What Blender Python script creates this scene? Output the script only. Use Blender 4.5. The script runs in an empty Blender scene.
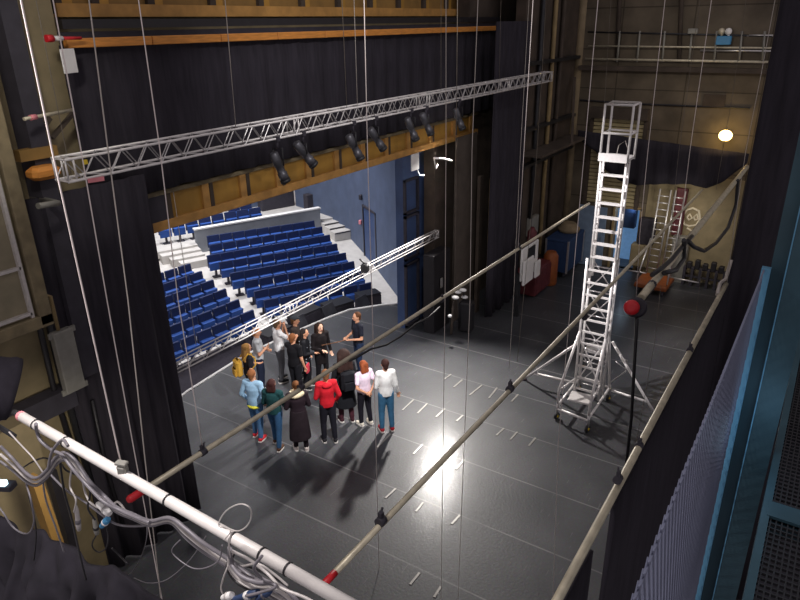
import bpy, bmesh, math, random
import numpy as np
from mathutils import Vector, Matrix
random.seed(7)
rng = np.random.default_rng(5)
SC = bpy.context.scene
COL = SC.collection
R = math.radians
V = lambda *a: np.array(a, float)

# ------------------------------------------------------------------ camera
F = 660.0
CAM = V(0, 0, 8.4)
def cam_axes(yaw, pit, roll):
    cy, sy, cp, sp = math.cos(yaw), math.sin(yaw), math.cos(pit), math.sin(pit)
    fw = V(cy*cp, sy*cp, -sp); r = V(sy, -cy, 0); u = np.cross(r, fw)
    c, s = math.cos(roll), math.sin(roll)
    return r*c+u*s, u*c-r*s, fw
CR, CU, CF = cam_axes(R(33.4), R(22.75), R(-1.0))
cd = bpy.data.cameras.new('camera'); cam = bpy.data.objects.new('camera', cd); COL.objects.link(cam)
cam.matrix_world = Matrix(((CR[0], CU[0], -CF[0], CAM[0]), (CR[1], CU[1], -CF[1], CAM[1]), (CR[2], CU[2], -CF[2], CAM[2]), (0, 0, 0, 1)))
cd.sensor_width = 36; cd.lens = F/800*36; cd.clip_start = 0.05; cd.clip_end = 200
SC.camera = cam
# survey helpers: where a sight line through the photograph meets a known plane of the building
def ray(x, y):
    return CF*F + CR*(x-400) + CU*(300-y)
def onx(x, y, X): d = ray(x, y); return CAM + d*(X/d[0])
def ony(x, y, Y): d = ray(x, y); return CAM + d*(Y/d[1])
def onz(x, y, Z=0): d = ray(x, y); return CAM + d*((Z-CAM[2])/d[2])
# sloping auditorium floor
AN = V(math.sin(R(13.5)), math.cos(R(13.5)))
def aud_z(x, y): return -0.70 + 0.115*(AN[0]*x+AN[1]*y-22.6)
def onaud(x, y, dz=0.0):
    d = ray(x, y); k = 0.115
    # z = c + k*(n.p) + dz
    a = d[2]-k*(AN[0]*d[0]+AN[1]*d[1]); b = (-0.70-k*22.6+dz) - CAM[2]
    return CAM + d*(b/a)
def prj(p):
    d = np.asarray(p, float)-CAM; z = d@CF
    return 400+F*(d@CR)/z, 300-F*(d@CU)/z

# ------------------------------------------------------------------ materials
def hexl(h):
    h = h.lstrip('#'); o = []
    for i in (0, 2, 4):
        c = int(h[i:i+2], 16)/255; o.append(c/12.92 if c <= .04045 else ((c+.055)/1.055)**2.4)
    return tuple(o)
def mat(name, col, rough=.6, metal=0, var=.15, scale=6, bump=0, spec=.5, emit=None, estr=0, stretch=None):
    m = bpy.data.materials.new(name); m.use_nodes = True; nt = m.node_tree; b = nt.nodes['Principled BSDF']
    if isinstance(col, str): col = hexl(col)
    tc = nt.nodes.new('ShaderNodeTexCoord'); nz = nt.nodes.new('ShaderNodeTexNoise'); nz.inputs['Scale'].default_value = scale; nz.inputs['Detail'].default_value = 5
    src = tc.outputs['Object']
    if stretch:
        mp = nt.nodes.new('ShaderNodeMapping'); mp.inputs['Scale'].default_value = stretch; nt.links.new(src, mp.inputs[0]); src = mp.outputs[0]
    nt.links.new(src, nz.inputs['Vector'])
    rp = nt.nodes.new('ShaderNodeValToRGB'); e = rp.color_ramp.elements
    e[0].position, e[1].position = .3, .7
    e[0].color = (*[c*(1-var) for c in col], 1); e[1].color = (*[min(1, c*(1+var)) for c in col], 1)
    nt.links.new(nz.outputs['Fac'], rp.inputs[0]); nt.links.new(rp.outputs[0], b.inputs['Base Color'])
    b.inputs['Roughness'].default_value = rough; b.inputs['Metallic'].default_value = metal; b.inputs['Specular IOR Level'].default_value = spec
    if bump:
        bp = nt.nodes.new('ShaderNodeBump'); bp.inputs['Strength'].default_value = bump; bp.inputs['Distance'].default_value = .02
        nt.links.new(nz.outputs['Fac'], bp.inputs['Height']); nt.links.new(bp.outputs[0], b.inputs['Normal'])
    if emit:
        b.inputs['Emission Color'].default_value = (*emit, 1); b.inputs['Emission Strength'].default_value = estr
    return m
M = {}
def mm(k, *a, **kw): M[k] = mat(k, *a, **kw)
mm('velour', '#333037', .95, var=.2, scale=3, spec=.15, stretch=(6, 6, .6))
mm('black', '#34313a', .7, var=.2)
mm('black_gloss', '#1b1a1e', .35, var=.2)
mm('darkmetal', '#3a3a3d', .5, .6)
mm('lamp_body', '#56565c', .4, .5)
mm('alu', '#c9c6c6', .35, .75, var=.12, scale=20)
mm('alu_white', '#e6e2e0', .4, .3, var=.06, scale=20)
mm('pipe', '#c4bba4', .4, .25, var=.2, scale=9)
mm('pipe_white', '#e9e4df', .42, .1, var=.08, scale=15)
mm('rope', '#b9b1aa', .5, .3, var=.1)
mm('rope_white', '#e8dcd8', .5, .1, var=.08)
mm('rope_dark', '#6d655c', .6, .2, var=.2)
mm('red', '#c8202a', .45, var=.1)
mm('pink', '#e58d95', .6, var=.1)
mm('orange_wood', '#c9843a', .6, var=.2, scale=5, stretch=(1, 1, 8))
mm('tan_wood', '#ab8136', .6, var=.2, scale=3, stretch=(1, 1, .3))
mm('tan_dim', '#8a6a36', .65, var=.2, scale=3)
mm('beam', '#b98a4a', .6, var=.2, scale=5)
mm('concrete', '#8a7a60', .85, var=.25, scale=2.2, bump=.3)
mm('concrete_brown', '#71614e', .85, var=.3, scale=1.6, bump=.3)
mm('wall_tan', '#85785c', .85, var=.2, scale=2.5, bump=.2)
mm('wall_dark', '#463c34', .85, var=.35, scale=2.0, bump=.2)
mm('wall_blue', '#515d76', .7, var=.12, scale=2.0)
mm('panel_blue', '#384b72', .6, var=.12, scale=2.0)
mm('seat_blue', '#1f4b98', .75, var=.12, scale=10)
mm('seat_back', '#142654', .75, var=.12, scale=10)
mm('aud_floor', '#c6c2bd', .7, var=.1, scale=3)
mm('aud_grey', '#8b8f97', .7, var=.08, scale=3)
mm('white', '#e8e6e4', .6, var=.05)
mm('grey_plate', '#8d8b84', .55, .3, var=.12, scale=8)
mm('frame_wood', '#74684f', .7, var=.3, scale=6)
mm('gauze', '#857c66', .8, var=.15, scale=4)
mm('brown_panel', '#4f463f', .7, var=.2, scale=3)
mm('tan_post', '#8f7b56', .7, var=.2, scale=5)
mm('lit_steel_blue', '#5a92b4', .45, .1, var=.12, scale=6)  # light falling on the blue steel is put into this brighter colour
mm('mesh_wire', '#767a90', .5, .2, var=.1)
mm('steel_teal', '#33505c', .5, .2, var=.15, scale=5)
mm('blue_box', '#3f86b4', .5, var=.1)
mm('crate_blue', '#243a60', .6, var=.15)
mm('cab_red', '#5a1f26', .6, var=.2)
mm('orange', '#86461c', .6, var=.2)
mm('cable_grey', '#78747a', .45, .1, var=.15, scale=20)
mm('cable_light', '#c2bcb9', .45, .1, var=.1, scale=20)
mm('cable_black', '#201e22', .5, var=.2)
mm('cloth_black', '#302d35', .75, var=.3, scale=8, spec=.35)
mm('slot', '#96938f', .35, .3, var=.15, scale=10)
mm('shutter', '#b0a27c', .5, .1, var=.2, scale=4)
mm('glass_lens', '#4a5560', .1, .2)
mm('lamp_glow', '#ffe6a0', .5, emit=(1.0, .66, .2), estr=9)
mm('door_grey', '#71839a', .6)
mm('corridor_glow', '#7fa6cf', .6, emit=(.10, .22, .42), estr=.55)  # emission stands in for the blue light on the corridor wall
mm('screen_cool', '#d8f2ff', .4, emit=(.6, .9, 1.0), estr=3)
mm('screen_white', '#e8e8e8', .4)
mm('graffiti', '#d8cdb4', .8)
mm('yellow_tape', '#e8c832', .5)
mm('skin', '#d29a7a', .6, var=.06, scale=12)
mm('eye', '#231a17', .4); mm('lips', '#a35a52', .5)
def cm(h, rough=.8):
    k = 'cloth_'+h
    if k not in M: mm(k, h, rough, var=.16, scale=9, bump=.15, spec=.2)
    return M[k]

# stage floor: vinyl strips with seams and scuffs
def floor_mat():
    m = bpy.data.materials.new('stage_vinyl'); m.use_nodes = True; nt = m.node_tree; N = nt.nodes; L = nt.links; b = N['Principled BSDF']
    tc = N.new('ShaderNodeNewGeometry'); sx = N.new('ShaderNodeSeparateXYZ'); L.new(tc.outputs['Position'], sx.inputs[0])
    def math_(op, a, bb=None, c=None):
        n = N.new('ShaderNodeMath'); n.operation = op
        for i, v in enumerate((a, bb, c)):
            if v is None: continue
            if isinstance(v, (int, float)): n.inputs[i].default_value = v
            else: L.new(v, n.inputs[i])
        return n.outputs[0]
    def seam(coord, off, pitch, w):
        f = math_('FRACT', math_('DIVIDE', math_('SUBTRACT', coord, off), pitch))
        return math_('LESS_THAN', math_('ABSOLUTE', math_('SUBTRACT', f, .5)), w/pitch/2)
    s1 = seam(sx.outputs[0], 7.17+.75, 1.505, .03)
    n1 = N.new('ShaderNodeTexNoise'); n1.inputs['Scale'].default_value = .8; n1.inputs['Detail'].default_value = 6; L.new(tc.outputs['Position'], n1.inputs['Vector'])
    n2 = N.new('ShaderNodeTexNoise'); n2.inputs['Scale'].default_value = 22; n2.inputs['Detail'].default_value = 6; L.new(tc.outputs['Position'], n2.inputs['Vector'])
    mp = N.new('ShaderNodeMapping'); mp.inputs['Rotation'].default_value = (0, 0, .7); mp.inputs['Scale'].default_value = (1.2, 14, 1); L.new(tc.outputs['Position'], mp.inputs[0])
    n3 = N.new('ShaderNodeTexNoise'); n3.inputs['Scale'].default_value = 1.6; n3.inputs['Detail'].default_value = 4; L.new(mp.outputs[0], n3.inputs['Vector'])
    rp = N.new('ShaderNodeValToRGB'); e = rp.color_ramp.elements; e[0].position, e[1].position = .3, .75
    e[0].color = (.030, .032, .038, 1); e[1].color = (.066, .067, .074, 1); L.new(n1.outputs['Fac'], rp.inputs[0])
    mx = N.new('ShaderNodeMix'); mx.data_type = 'RGBA'; mx.blend_type = 'OVERLAY'; mx.inputs['Factor'].default_value = .5
    L.new(rp.outputs[0], mx.inputs['A']); L.new(n2.outputs['Color'], mx.inputs['B'])
    sc = math_('MULTIPLY', math_('GREATER_THAN', n3.outputs['Fac'], .68), .25)
    fac = math_('MAXIMUM', math_('MULTIPLY', s1, math_('MULTIPLY', n1.outputs['Fac'], 1.1)), sc)
    m2 = N.new('ShaderNodeMix'); m2.data_type = 'RGBA'; L.new(fac, m2.inputs['Factor']); L.new(mx.outputs['Result'], m2.inputs['A']); m2.inputs['B'].default_value = (.24, .235, .235, 1)
    L.new(m2.outputs['Result'], b.inputs['Base Color'])
    n4 = N.new('ShaderNodeTexNoise'); n4.inputs['Scale'].default_value = 14; n4.inputs['Detail'].default_value = 8; n4.inputs['Roughness'].default_value = .75; L.new(tc.outputs['Position'], n4.inputs['Vector'])
    bp_n = N.new('ShaderNodeBump'); bp_n.inputs['Strength'].default_value = .16; bp_n.inputs['Distance'].default_value = .02; L.new(n4.outputs['Fac'], bp_n.inputs['Height'])
    rr = N.new('ShaderNodeMapRange'); rr.inputs['To Min'].default_value = .40; rr.inputs['To Max'].default_value = .60; b.inputs['Coat Weight'].default_value = .24; b.inputs['Coat Roughness'].default_value = .15; L.new(bp_n.outputs[0], b.inputs['Coat Normal']); L.new(n2.outputs['Fac'], rr.inputs['Value']); L.new(rr.outputs[0], b.inputs['Roughness'])
    bp = N.new('ShaderNodeBump'); bp.inputs['Strength'].default_value = .3; bp.inputs['Distance'].default_value = .01; L.new(n2.outputs['Fac'], bp.inputs['Height']); L.new(bp.outputs[0], b.inputs['Normal'])
    b.inputs['Specular IOR Level'].default_value = .5
    return m
M['floor'] = floor_mat()
def wall_panel_mat():
    m = mat('concrete_formwork', '#645a4c', .85, var=.3, scale=1.4, bump=.25)
    nt = m.node_tree; b = nt.nodes['Principled BSDF']; src = b.inputs['Base Color'].links[0].from_socket
    geo = nt.nodes.new('ShaderNodeNewGeometry'); mp = nt.nodes.new('ShaderNodeMapping'); mp.inputs['Rotation'].default_value = (R(90), 0, R(90))
    sp = nt.nodes.new('ShaderNodeSeparateXYZ'); cb = nt.nodes.new('ShaderNodeCombineXYZ'); nt.links.new(geo.outputs['Position'], sp.inputs[0]); nt.links.new(sp.outputs[1], cb.inputs[0]); nt.links.new(sp.outputs[2], cb.inputs[1])
    br = nt.nodes.new('ShaderNodeTexBrick'); br.inputs['Scale'].default_value = 1; br.inputs['Brick Width'].default_value = 2.2; br.inputs['Row Height'].default_value = 1.25; br.inputs['Mortar Size'].default_value = .02; br.offset = 0
    br.inputs['Color1'].default_value = (1, 1, 1, 1); br.inputs['Color2'].default_value = (.82, .8, .78, 1); br.inputs['Mortar'].default_value = (.45, .43, .4, 1)
    nt.links.new(cb.outputs[0], br.inputs['Vector'])
    mx = nt.nodes.new('ShaderNodeMix'); mx.data_type = 'RGBA'; mx.blend_type = 'MULTIPLY'; mx.inputs['Factor'].default_value = 1
    nt.links.new(src, mx.inputs['A']); nt.links.new(br.outputs['Color'], mx.inputs['B']); nt.links.new(mx.outputs['Result'], b.inputs['Base Color'])
    return m
M['formwork'] = wall_panel_mat()

# ------------------------------------------------------------------ mesh builder
def frame_of(d):
    d = d/np.linalg.norm(d); a = V(0, 0, 1) if abs(d[2]) < .9 else V(1, 0, 0)
    s = np.cross(d, a); s /= np.linalg.norm(s); return s, np.cross(s, d)
WL = {}
class MB:
    def __init__(s): s.v = []; s.f = []; s.smooth = []
    def add(s, vs, fs, smooth=False):
        o = len(s.v); s.v += [tuple(map(float, p)) for p in vs]
        for f in fs: s.f.append([i+o for i in f]); s.smooth.append(smooth)
        return s
    def hexa(s, c):   # eight corners, bottom four then top four
        return s.add(c, [(0, 3, 2, 1), (4, 5, 6, 7), (0, 1, 5, 4), (1, 2, 6, 5), (2, 3, 7, 6), (3, 0, 4, 7)])
    def box(s, c, d, rz=0, bev=0):
        hx, hy, hz = d[0]/2, d[1]/2, d[2]/2; ca, sa = math.cos(rz), math.sin(rz); P = []
        if bev:
            e = min(bev, hx*.9, hy*.9, hz*.9)
            rings = [(-hz, e), (-hz+e, 0), (hz-e, 0), (hz, e)]
            for z, i in rings:
                a, b = hx-i, hy-i
                for x, y in ((-a+e, -b), (a-e, -b), (a, -b+e), (a, b-e), (a-e, b), (-a+e, b), (-a, b-e), (-a, -b+e)):
                    P.append((c[0]+x*ca-y*sa, c[1]+x*sa+y*ca, c[2]+z))
            fs = [tuple(range(7, -1, -1)), tuple(range(24, 32))]
            for k in range(3):
                for i in range(8): j = (i+1) % 8; fs.append((k*8+i, k*8+j, k*8+8+j, k*8+8+i))
            return s.add(P, fs)
        for z in (-hz, hz):
            for x, y in ((-hx, -hy), (hx, -hy), (hx, hy), (-hx, hy)):
                P.append((c[0]+x*ca-y*sa, c[1]+x*sa+y*ca, c[2]+z))
        return s.hexa(P)
    def bb(s, lo, hi, bev=0): return s.box([(a+b)/2 for a, b in zip(lo, hi)], [abs(b-a) for a, b in zip(lo, hi)], 0, bev)
    def bar(s, p, q, w, h=None, up=None):
        h = h or w; p, q = np.array(p, float), np.array(q, float); d = q-p
        if up is None: a, b = frame_of(d)
        else:
            d1 = d/np.linalg.norm(d); b = np.array(up, float)-d1*np.dot(up, d1); b /= np.linalg.norm(b); a = np.cross(d1, b)
        C = []
        for o in (p, q):
            for x, y in ((-1, -1), (1, -1), (1, 1), (-1, 1)): C.append(o+a*x*w/2+b*y*h/2)
        return s.hexa(C)
    def tube(s, pts, r, n=8, caps=True):
        pts = [np.array(p, float) for p in pts]; rs = r if hasattr(r, '__len__') else [r]*len(pts)
        T = [pts[min(i+1, len(pts)-1)]-pts[max(i-1, 0)] for i in range(len(pts))]
        a, _ = frame_of(T[0]); P = []
        for p, t, rr in zip(pts, T, rs):
            t = t/(np.linalg.norm(t)+1e-9); a = a-t*np.dot(a, t); a /= (np.linalg.norm(a)+1e-9); b = np.cross(t, a)
            for k in range(n): an = 2*math.pi*k/n; P.append(p+a*math.cos(an)*rr+b*math.sin(an)*rr)
        fs = [(i*n+k, i*n+(k+1) % n, (i+1)*n+(k+1) % n, (i+1)*n+k) for i in range(len(pts)-1) for k in range(n)]
        s.add(P, fs, n > 5)
        if caps:
            o = len(s.v)-len(P); s.f.append([o+k for k in range(n-1, -1, -1)]); s.smooth.append(False)
            s.f.append([o+(len(pts)-1)*n+k for k in range(n)]); s.smooth.append(False)
        return s
    def lathe(s, prof, c, axis=(0, 0, 1), n=16):
        ax = np.array(axis, float); ax /= np.linalg.norm(ax)
        return s.tube([np.array(c, float)+ax*z for z, _ in prof], [max(r, .0005) for _, r in prof], n)
    def ell(s, c, r, n=12, m=8, rot=None):
        P = []; c = np.array(c, float)
        for i in range(1, m):
            th = math.pi*i/m
            for k in range(n):
                ph = 2*math.pi*k/n; p = V(r[0]*math.sin(th)*math.cos(ph), r[1]*math.sin(th)*math.sin(ph), r[2]*math.cos(th))
                P.append(c+(rot@p if rot is not None else p))
        top = V(0, 0, r[2]); P.append(c+(rot@top if rot is not None else top)); P.append(c-(rot@top if rot is not None else top))
        fs = [(i*n+k, (i+1)*n+k, (i+1)*n+(k+1) % n, i*n+(k+1) % n) for i in range(m-2) for k in range(n)]
        a, b = (m-1)*n, (m-1)*n+1
        fs += [(a, k, (k+1) % n) for k in range(n)]+[(b, (m-2)*n+(k+1) % n, (m-2)*n+k) for k in range(n)]
        return s.add(P, fs, True)
    def cap(s, p, q, r1, r2, n=12):
        p, q = np.array(p, float), np.array(q, float); d = q-p; L = np.linalg.norm(d); d = d/(L+1e-9); pts = []; rs = []
        for k in range(1, 5): a = math.pi/2*k/4; pts.append(p-d*r1*math.cos(a)); rs.append(r1*math.sin(a))
        for k in range(0, 4): a = math.pi/2*k/4; pts.append(q+d*r2*math.sin(a)); rs.append(r2*math.cos(a))
        return s.tube(pts, rs, n)
    def loft(s, secs, n=20):   # (z, rx, ry, cx, cy)
        P = [(cx+rx*math.cos(2*math.pi*k/n), cy+ry*math.sin(2*math.pi*k/n), z) for z, rx, ry, cx, cy in secs for k in range(n)]
        m = len(secs); fs = [(i*n+k, i*n+(k+1) % n, (i+1)*n+(k+1) % n, (i+1)*n+k) for i in range(m-1) for k in range(n)]
        fs += [tuple(range(n-1, -1, -1)), tuple((m-1)*n+k for k in range(n))]
        return s.add(P, fs, True)
    def prism(s, poly, vec):
        n = len(poly); vec = np.array(vec, float); a = [np.array(p, float) for p in poly]
        return s.add(a+[p+vec for p in a], [tuple(range(n-1, -1, -1)), tuple(range(n, 2*n))]+[(i, (i+1) % n, n+(i+1) % n, n+i) for i in range(n)])
    def build(s, name, m, parent=None, label=None):
        me = bpy.data.meshes.new(name)
        vs = np.array(s.v)
        if parent is None: o3 = V((vs[:, 0].min()+vs[:, 0].max())/2, (vs[:, 1].min()+vs[:, 1].max())/2, vs[:, 2].min())
        else: o3 = WL[parent.name]
        me.from_pydata([tuple(p) for p in vs-o3], [], s.f)
        me.polygons.foreach_set('use_smooth', s.smooth)
        bm = bmesh.new(); bm.from_mesh(me); bmesh.ops.recalc_face_normals(bm, faces=bm.faces); bm.to_mesh(me); bm.free()
        me.materials.append(M[m] if isinstance(m, str) else m)
        o = bpy.data.objects.new(name, me); COL.objects.link(o)
        if parent is None: o.location = o3
        else: o.parent = parent
        WL[o.name] = o3
        if label: o['label'] = label
        return o
def pleat(mb, p0, p1, z0, z1, amp=.07, wl=.3, th=.03, seed=0, bot=None, nz=5, slope=0):
    """a hanging cloth with real folds from p0 to p1, thickness th"""
    r = random.Random(seed); p0, p1 = V(*p0), V(*p1); d = p1-p0; L = np.linalg.norm(d); t = d/L; n = V(-t[1], t[0]); k = max(8, int(L/wl*8)); ph = [r.uniform(0, 6.28) for _ in range(4)]
    P = []
    for side in (0, 1):
        for j in range(nz+1):
            for i in range(k+1):
                u = L*i/k; b = z0 if bot is None else bot(u/L)
                w = .35+.65*(1-j/nz)
                off = amp*w*(math.sin(2*math.pi*u/wl+.8*math.sin(u*1.7+ph[0]))+.5*math.sin(2*math.pi*u/wl*.43+ph[1]))+side*th
                zt = z1 if not callable(z1) else z1(u/L)
                q = p0+t*u+n*off; P.append((q[0], q[1], b+(zt-b)*j/nz))
    W = k+1; H = nz+1; fs = []; o = W*H
    for j in range(nz):
        for i in range(k):
            a = j*W+i; fs.append((a, a+1, a+W+1, a+W)); fs.append((o+a, o+a+W, o+a+W+1, o+a+1))
    for i in range(k): fs.append((i, o+i, o+i+1, i+1)); a = nz*W+i; fs.append((a, a+1, o+a+1, o+a))
    for j in range(nz): a = j*W; fs.append((a, a+W, o+a+W, o+a)); a += k; fs.append((a, o+a, o+a+W, a+W))
    mb.add(P, fs, True); return mb

def tag(o, label=None, cat=None, group=None, kind=None):
    if label: o['label'] = label
    if cat: o['category'] = cat
    if group: o['group'] = group
    if kind: o['kind'] = kind
    return o
def thing(name, label, cat, loc=(0, 0, 0), group=None):
    o = bpy.data.objects.new(name, None); COL.objects.link(o); o.empty_display_size = .2; o.location = tuple(map(float, loc)); WL[o.name] = V(*loc)
    return tag(o, label, cat, group)
def struct(name, mb, m): return tag(mb.build(name, m), kind='structure')
def copy_tree(o, loc, rz, label, group=None, tilt=None):
    kids = [(c, list(c.children)) for c in KIDS[o.name]] if o.name in KIDS else []
    c = o.copy(); COL.objects.link(c); c.location = tuple(map(float, loc)); c.rotation_euler = (0, 0, rz)
    c['label'] = label
    if group: c['group'] = group
    for ch, gs in kids:
        d = ch.copy(); COL.objects.link(d); d.parent = c
        for g in gs: e = g.copy(); COL.objects.link(e); e.parent = d
    return c
KIDS = {}
def remember(o): bpy.context.view_layer.update(); KIDS[o.name] = list(o.children)
ORD = ['first', 'second', 'third', 'fourth', 'fifth', 'sixth', 'seventh', 'eighth', 'ninth', 'tenth', 'eleventh', 'twelfth', 'thirteenth', 'fourteenth', 'fifteenth', 'sixteenth', 'seventeenth', 'eighteenth', 'nineteenth', 'twentieth']

# ================================================================== SETTING
APR = [(5.3, 10.2), (6.1, 11.1), (7.4, 11.9), (9.0, 12.36), (11.2, 12.55), (13.25, 12.33), (14.4, 12.15), (15.2, 11.95), (16.1, 11.25), (16.85, 10.4)]
poly = [(-3, -6), (23.6, -6), (23.6, 10.2), (16.9, 10.2)]+APR[::-1]+[(-3, 10.2)]
m = MB(); m.prism([(x, y, -.2) for x, y in poly], (0, 0, .2)); struct('floor', m, 'floor')
m = MB(); m.tube([(x, y, .012) for x, y in APR], .034, 6); struct('trim_1', m, 'white')
m = MB(); m.prism([(x*.995+.05, y-.12, -1.9) for x, y in APR]+[(x*.995+.05, y-.3, -1.9) for x, y in APR[::-1]], (0, 0, 1.7)); struct('wall_apron', m, 'black')
# auditorium floor
def audq(x, y, dz=0): return (x, y, aud_z(x, y)+dz)
m = MB(); m.prism([audq(-4, 11.5), audq(30, 11.5), audq(36, 30), audq(-4, 34)], (0, 0, -.2)); struct('floor_auditorium', m, 'aud_floor')
m = MB(); m.prism([audq(-4, 11.5, .02), audq(16.9, 11.5, .02), audq(16.9, 13.5, .02), audq(14.3, 15.25, .02), audq(-4, 17.6, .02)], (0, 0, .03)); struct('floor_pit', m, 'velour')
# parapet, cross aisle tier and steps
pa = onaud(198, 253); pb0 = onaud(321, 232)
pdir = pb0-pa; pdir[2] = 0; pdir /= np.linalg.norm(pdir); pn = V(-pdir[1], pdir[0], 0)     # along the wall / away from stage
hp = None
d = ray(195.5, 229); t = math.hypot(*pa[:2])/math.hypot(*d[:2]); ptop = CAM[2]+d[2]*t
d = ray(320, 211); plen = None
# end of the parapet: where the top line's end meets the wall's plane
k = np.dot(pa-CAM, pn)/np.dot(d, pn); pe = CAM+d*k; ptop2 = pe[2]; plen = np.dot(pe-pa, pdir)
ztier = ptop-.64
STEP = (ztier-pa[2]-.05)/4
Z2 = ztier
def pw(u, w, z): q = pa+pdir*u+pn*w; return (q[0], q[1], z)
def pbox(mb, u0, u1, w0, w1, z0, z1): return mb.hexa([pw(u0, w0, z0), pw(u1, w0, z0), pw(u1, w1, z0), pw(u0, w1, z0), pw(u0, w0, z1), pw(u1, w0, z1), pw(u1, w1, z1), pw(u0, w1, z1)])
m = MB(); pbox(m, 0, plen, 0, .18, -1.5, ptop-.06); struct('wall_parapet', m, 'aud_grey')
m = MB(); pbox(m, -.03, plen+.03, -.04, .22, ptop-.06, ptop); struct('trim_2', m, 'white')
m = MB(); pbox(m, -3.3, -2.25, 0, .18, -1.5, ptop-.05); struct('wall_parapet_left', m, 'aud_grey')
m = MB(); pbox(m, -12, 22, .2, 14, Z2-.3, Z2); pbox(m, -2.25, 0, -.15, .2, Z2-.3, Z2); struct('floor_tier', m, 'aud_floor')
m = MB()
for i in range(3): pbox(m, -1.6+.25*i, 0.0+.35*i*0, -.15-.42*(i+1), -.15-.42*i, -1.6, Z2-STEP*(i+1))
struct('trim_3', m, 'aud_floor')
# right-hand steps beside the parapet
m = MB()
for i in range(3): pbox(m, plen+.02, plen+1.75, .2-.5*(i+1), .2-.5*i, -1.6, Z2-STEP*(i+1))
struct('trim_4', m, 'aud_floor')
m = MB()
for i in range(3): pbox(m, plen+.05, plen+1.72, .2-.5*(i+1)-.012, .2-.5*(i+1), Z2-STEP*(i+2)+.02, Z2-STEP*(i+1)-.02)
struct('trim_5', m, 'black')
# auditorium side wall (follows its foot line) and the rear wall
wp = [onz(296, 206, Z2), onz(323, 214, Z2), onz(349, 223.5, Z2), onaud(371.5, 262), onaud(397, 296), V(17.3, 10.9, -1)]
m = MB()
for a, b in zip(wp[:-1], wp[1:]):
    d = (b-a)[:2]; n = V(-d[1], d[0]); n /= np.linalg.norm(n); n = n*.25 if np.dot(n, a[:2]) > 0 else -n*.25
    m.hexa([(a[0], a[1], -1.9), (b[0], b[1], -1.9), (b[0]+n[0], b[1]+n[1], -1.9), (a[0]+n[0], a[1]+n[1], -1.9), (a[0], a[1], 9), (b[0], b[1], 9), (b[0]+n[0], b[1]+n[1], 9), (a[0]+n[0], a[1]+n[1], 9)])
struct('wall_auditorium', m, 'wall_blue')
e = wp[0]; m = MB(); q = [(e[0]-14, e[1]+7.5), (e[0]-.4, e[1]+1.3), (e[0]-.3, e[1]+1.6), (e[0]-14, e[1]+8)]
m.prism([(x, y, Z2-.3) for x, y in q], (0, 0, 9)); struct('wall_rear', m, 'wall_blue')
# side door in that wall
def onwall(px, py, a, b):
    n = np.cross(b-a, V(0, 0, 1)); d = ray(px, py); return CAM+d*(np.dot(a-CAM, n)/np.dot(d, n))
a, b = wp[2].copy(), wp[3].copy(); a[2] = b[2] = 0
t0, t1, f1 = onwall(364, 205, a, b), onwall(376, 216, a, b), onwall(373.5, 262, a, b)
u = (t1-t0); u[2] = 0; dw = np.linalg.norm(u); u /= dw; n = V(-u[1], u[0], 0)
if np.dot(n, a) > 0: n = -n
zt = (t0[2]+t1[2])/2; zb = aud_z(t1[0], t1[1])+.02
m = MB()
for s0, s1, z0, z1 in ((-.08, 0, zb, zt+.08), (dw, dw+.08, zb, zt+.08), (-.08, dw+.08, zt, zt+.08)):
    p = t0+u*s0; q = t0+u*s1; m.hexa([(p[0], p[1], z0), (q[0], q[1], z0), (q[0]+n[0]*.07, q[1]+n[1]*.07, z0), (p[0]+n[0]*.07, p[1]+n[1]*.07, z0), (p[0], p[1], z1), (q[0], q[1], z1), (q[0]+n[0]*.07, q[1]+n[1]*.07, z1), (p[0]+n[0]*.07, p[1]+n[1]*.07, z1)])
struct('door_1', m, 'black')
m = MB(); p = t0+u*.02; q = t0+u*(dw-.02); m.hexa([(p[0], p[1], zb), (q[0], q[1], zb), (q[0]+n[0]*.03, q[1]+n[1]*.03, zb), (p[0]+n[0]*.03, p[1]+n[1]*.03, zb), (p[0], p[1], zt), (q[0], q[1], zt), (q[0]+n[0]*.03, q[1]+n[1]*.03, zt), (p[0]+n[0]*.03, p[1]+n[1]*.03, zt)])
struct('door_2', m, 'panel_blue')
q = onwall(362, 197, a, b)+n*.06
m = MB(); m.box(q, (.14, .14, .22), 0, .02); tag(m.build('wall_lamp', 'black'), 'small dark wall lamp above the auditorium side door', 'lamp')
q = onwall(361.5, 222, a, b)+n*.05
m = MB(); m.box(q, (.12, .12, .18), 0, .01); tag(m.build('fire_alarm_box', 'pink'), 'small pink box on the blue wall left of the side door', 'alarm box')

# proscenium surround
m = MB(); m.bb((-2, 8.95, -.0), (4.75, 9.35, 14)); m.bb((4.7, 9.06, 6.0), (5.5, 9.35, 14)); m.bb((4.7, 9.9, 5.9), (19, 10.3, 14)); struct('wall_front', m, 'wall_tan')
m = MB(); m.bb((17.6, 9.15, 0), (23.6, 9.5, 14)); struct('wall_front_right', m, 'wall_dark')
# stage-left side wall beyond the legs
m = MB(); m.bb((18.9, 8.05, 0), (23.5, 8.35, 12)); struct('wall_left', m, 'wall_dark')
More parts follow.
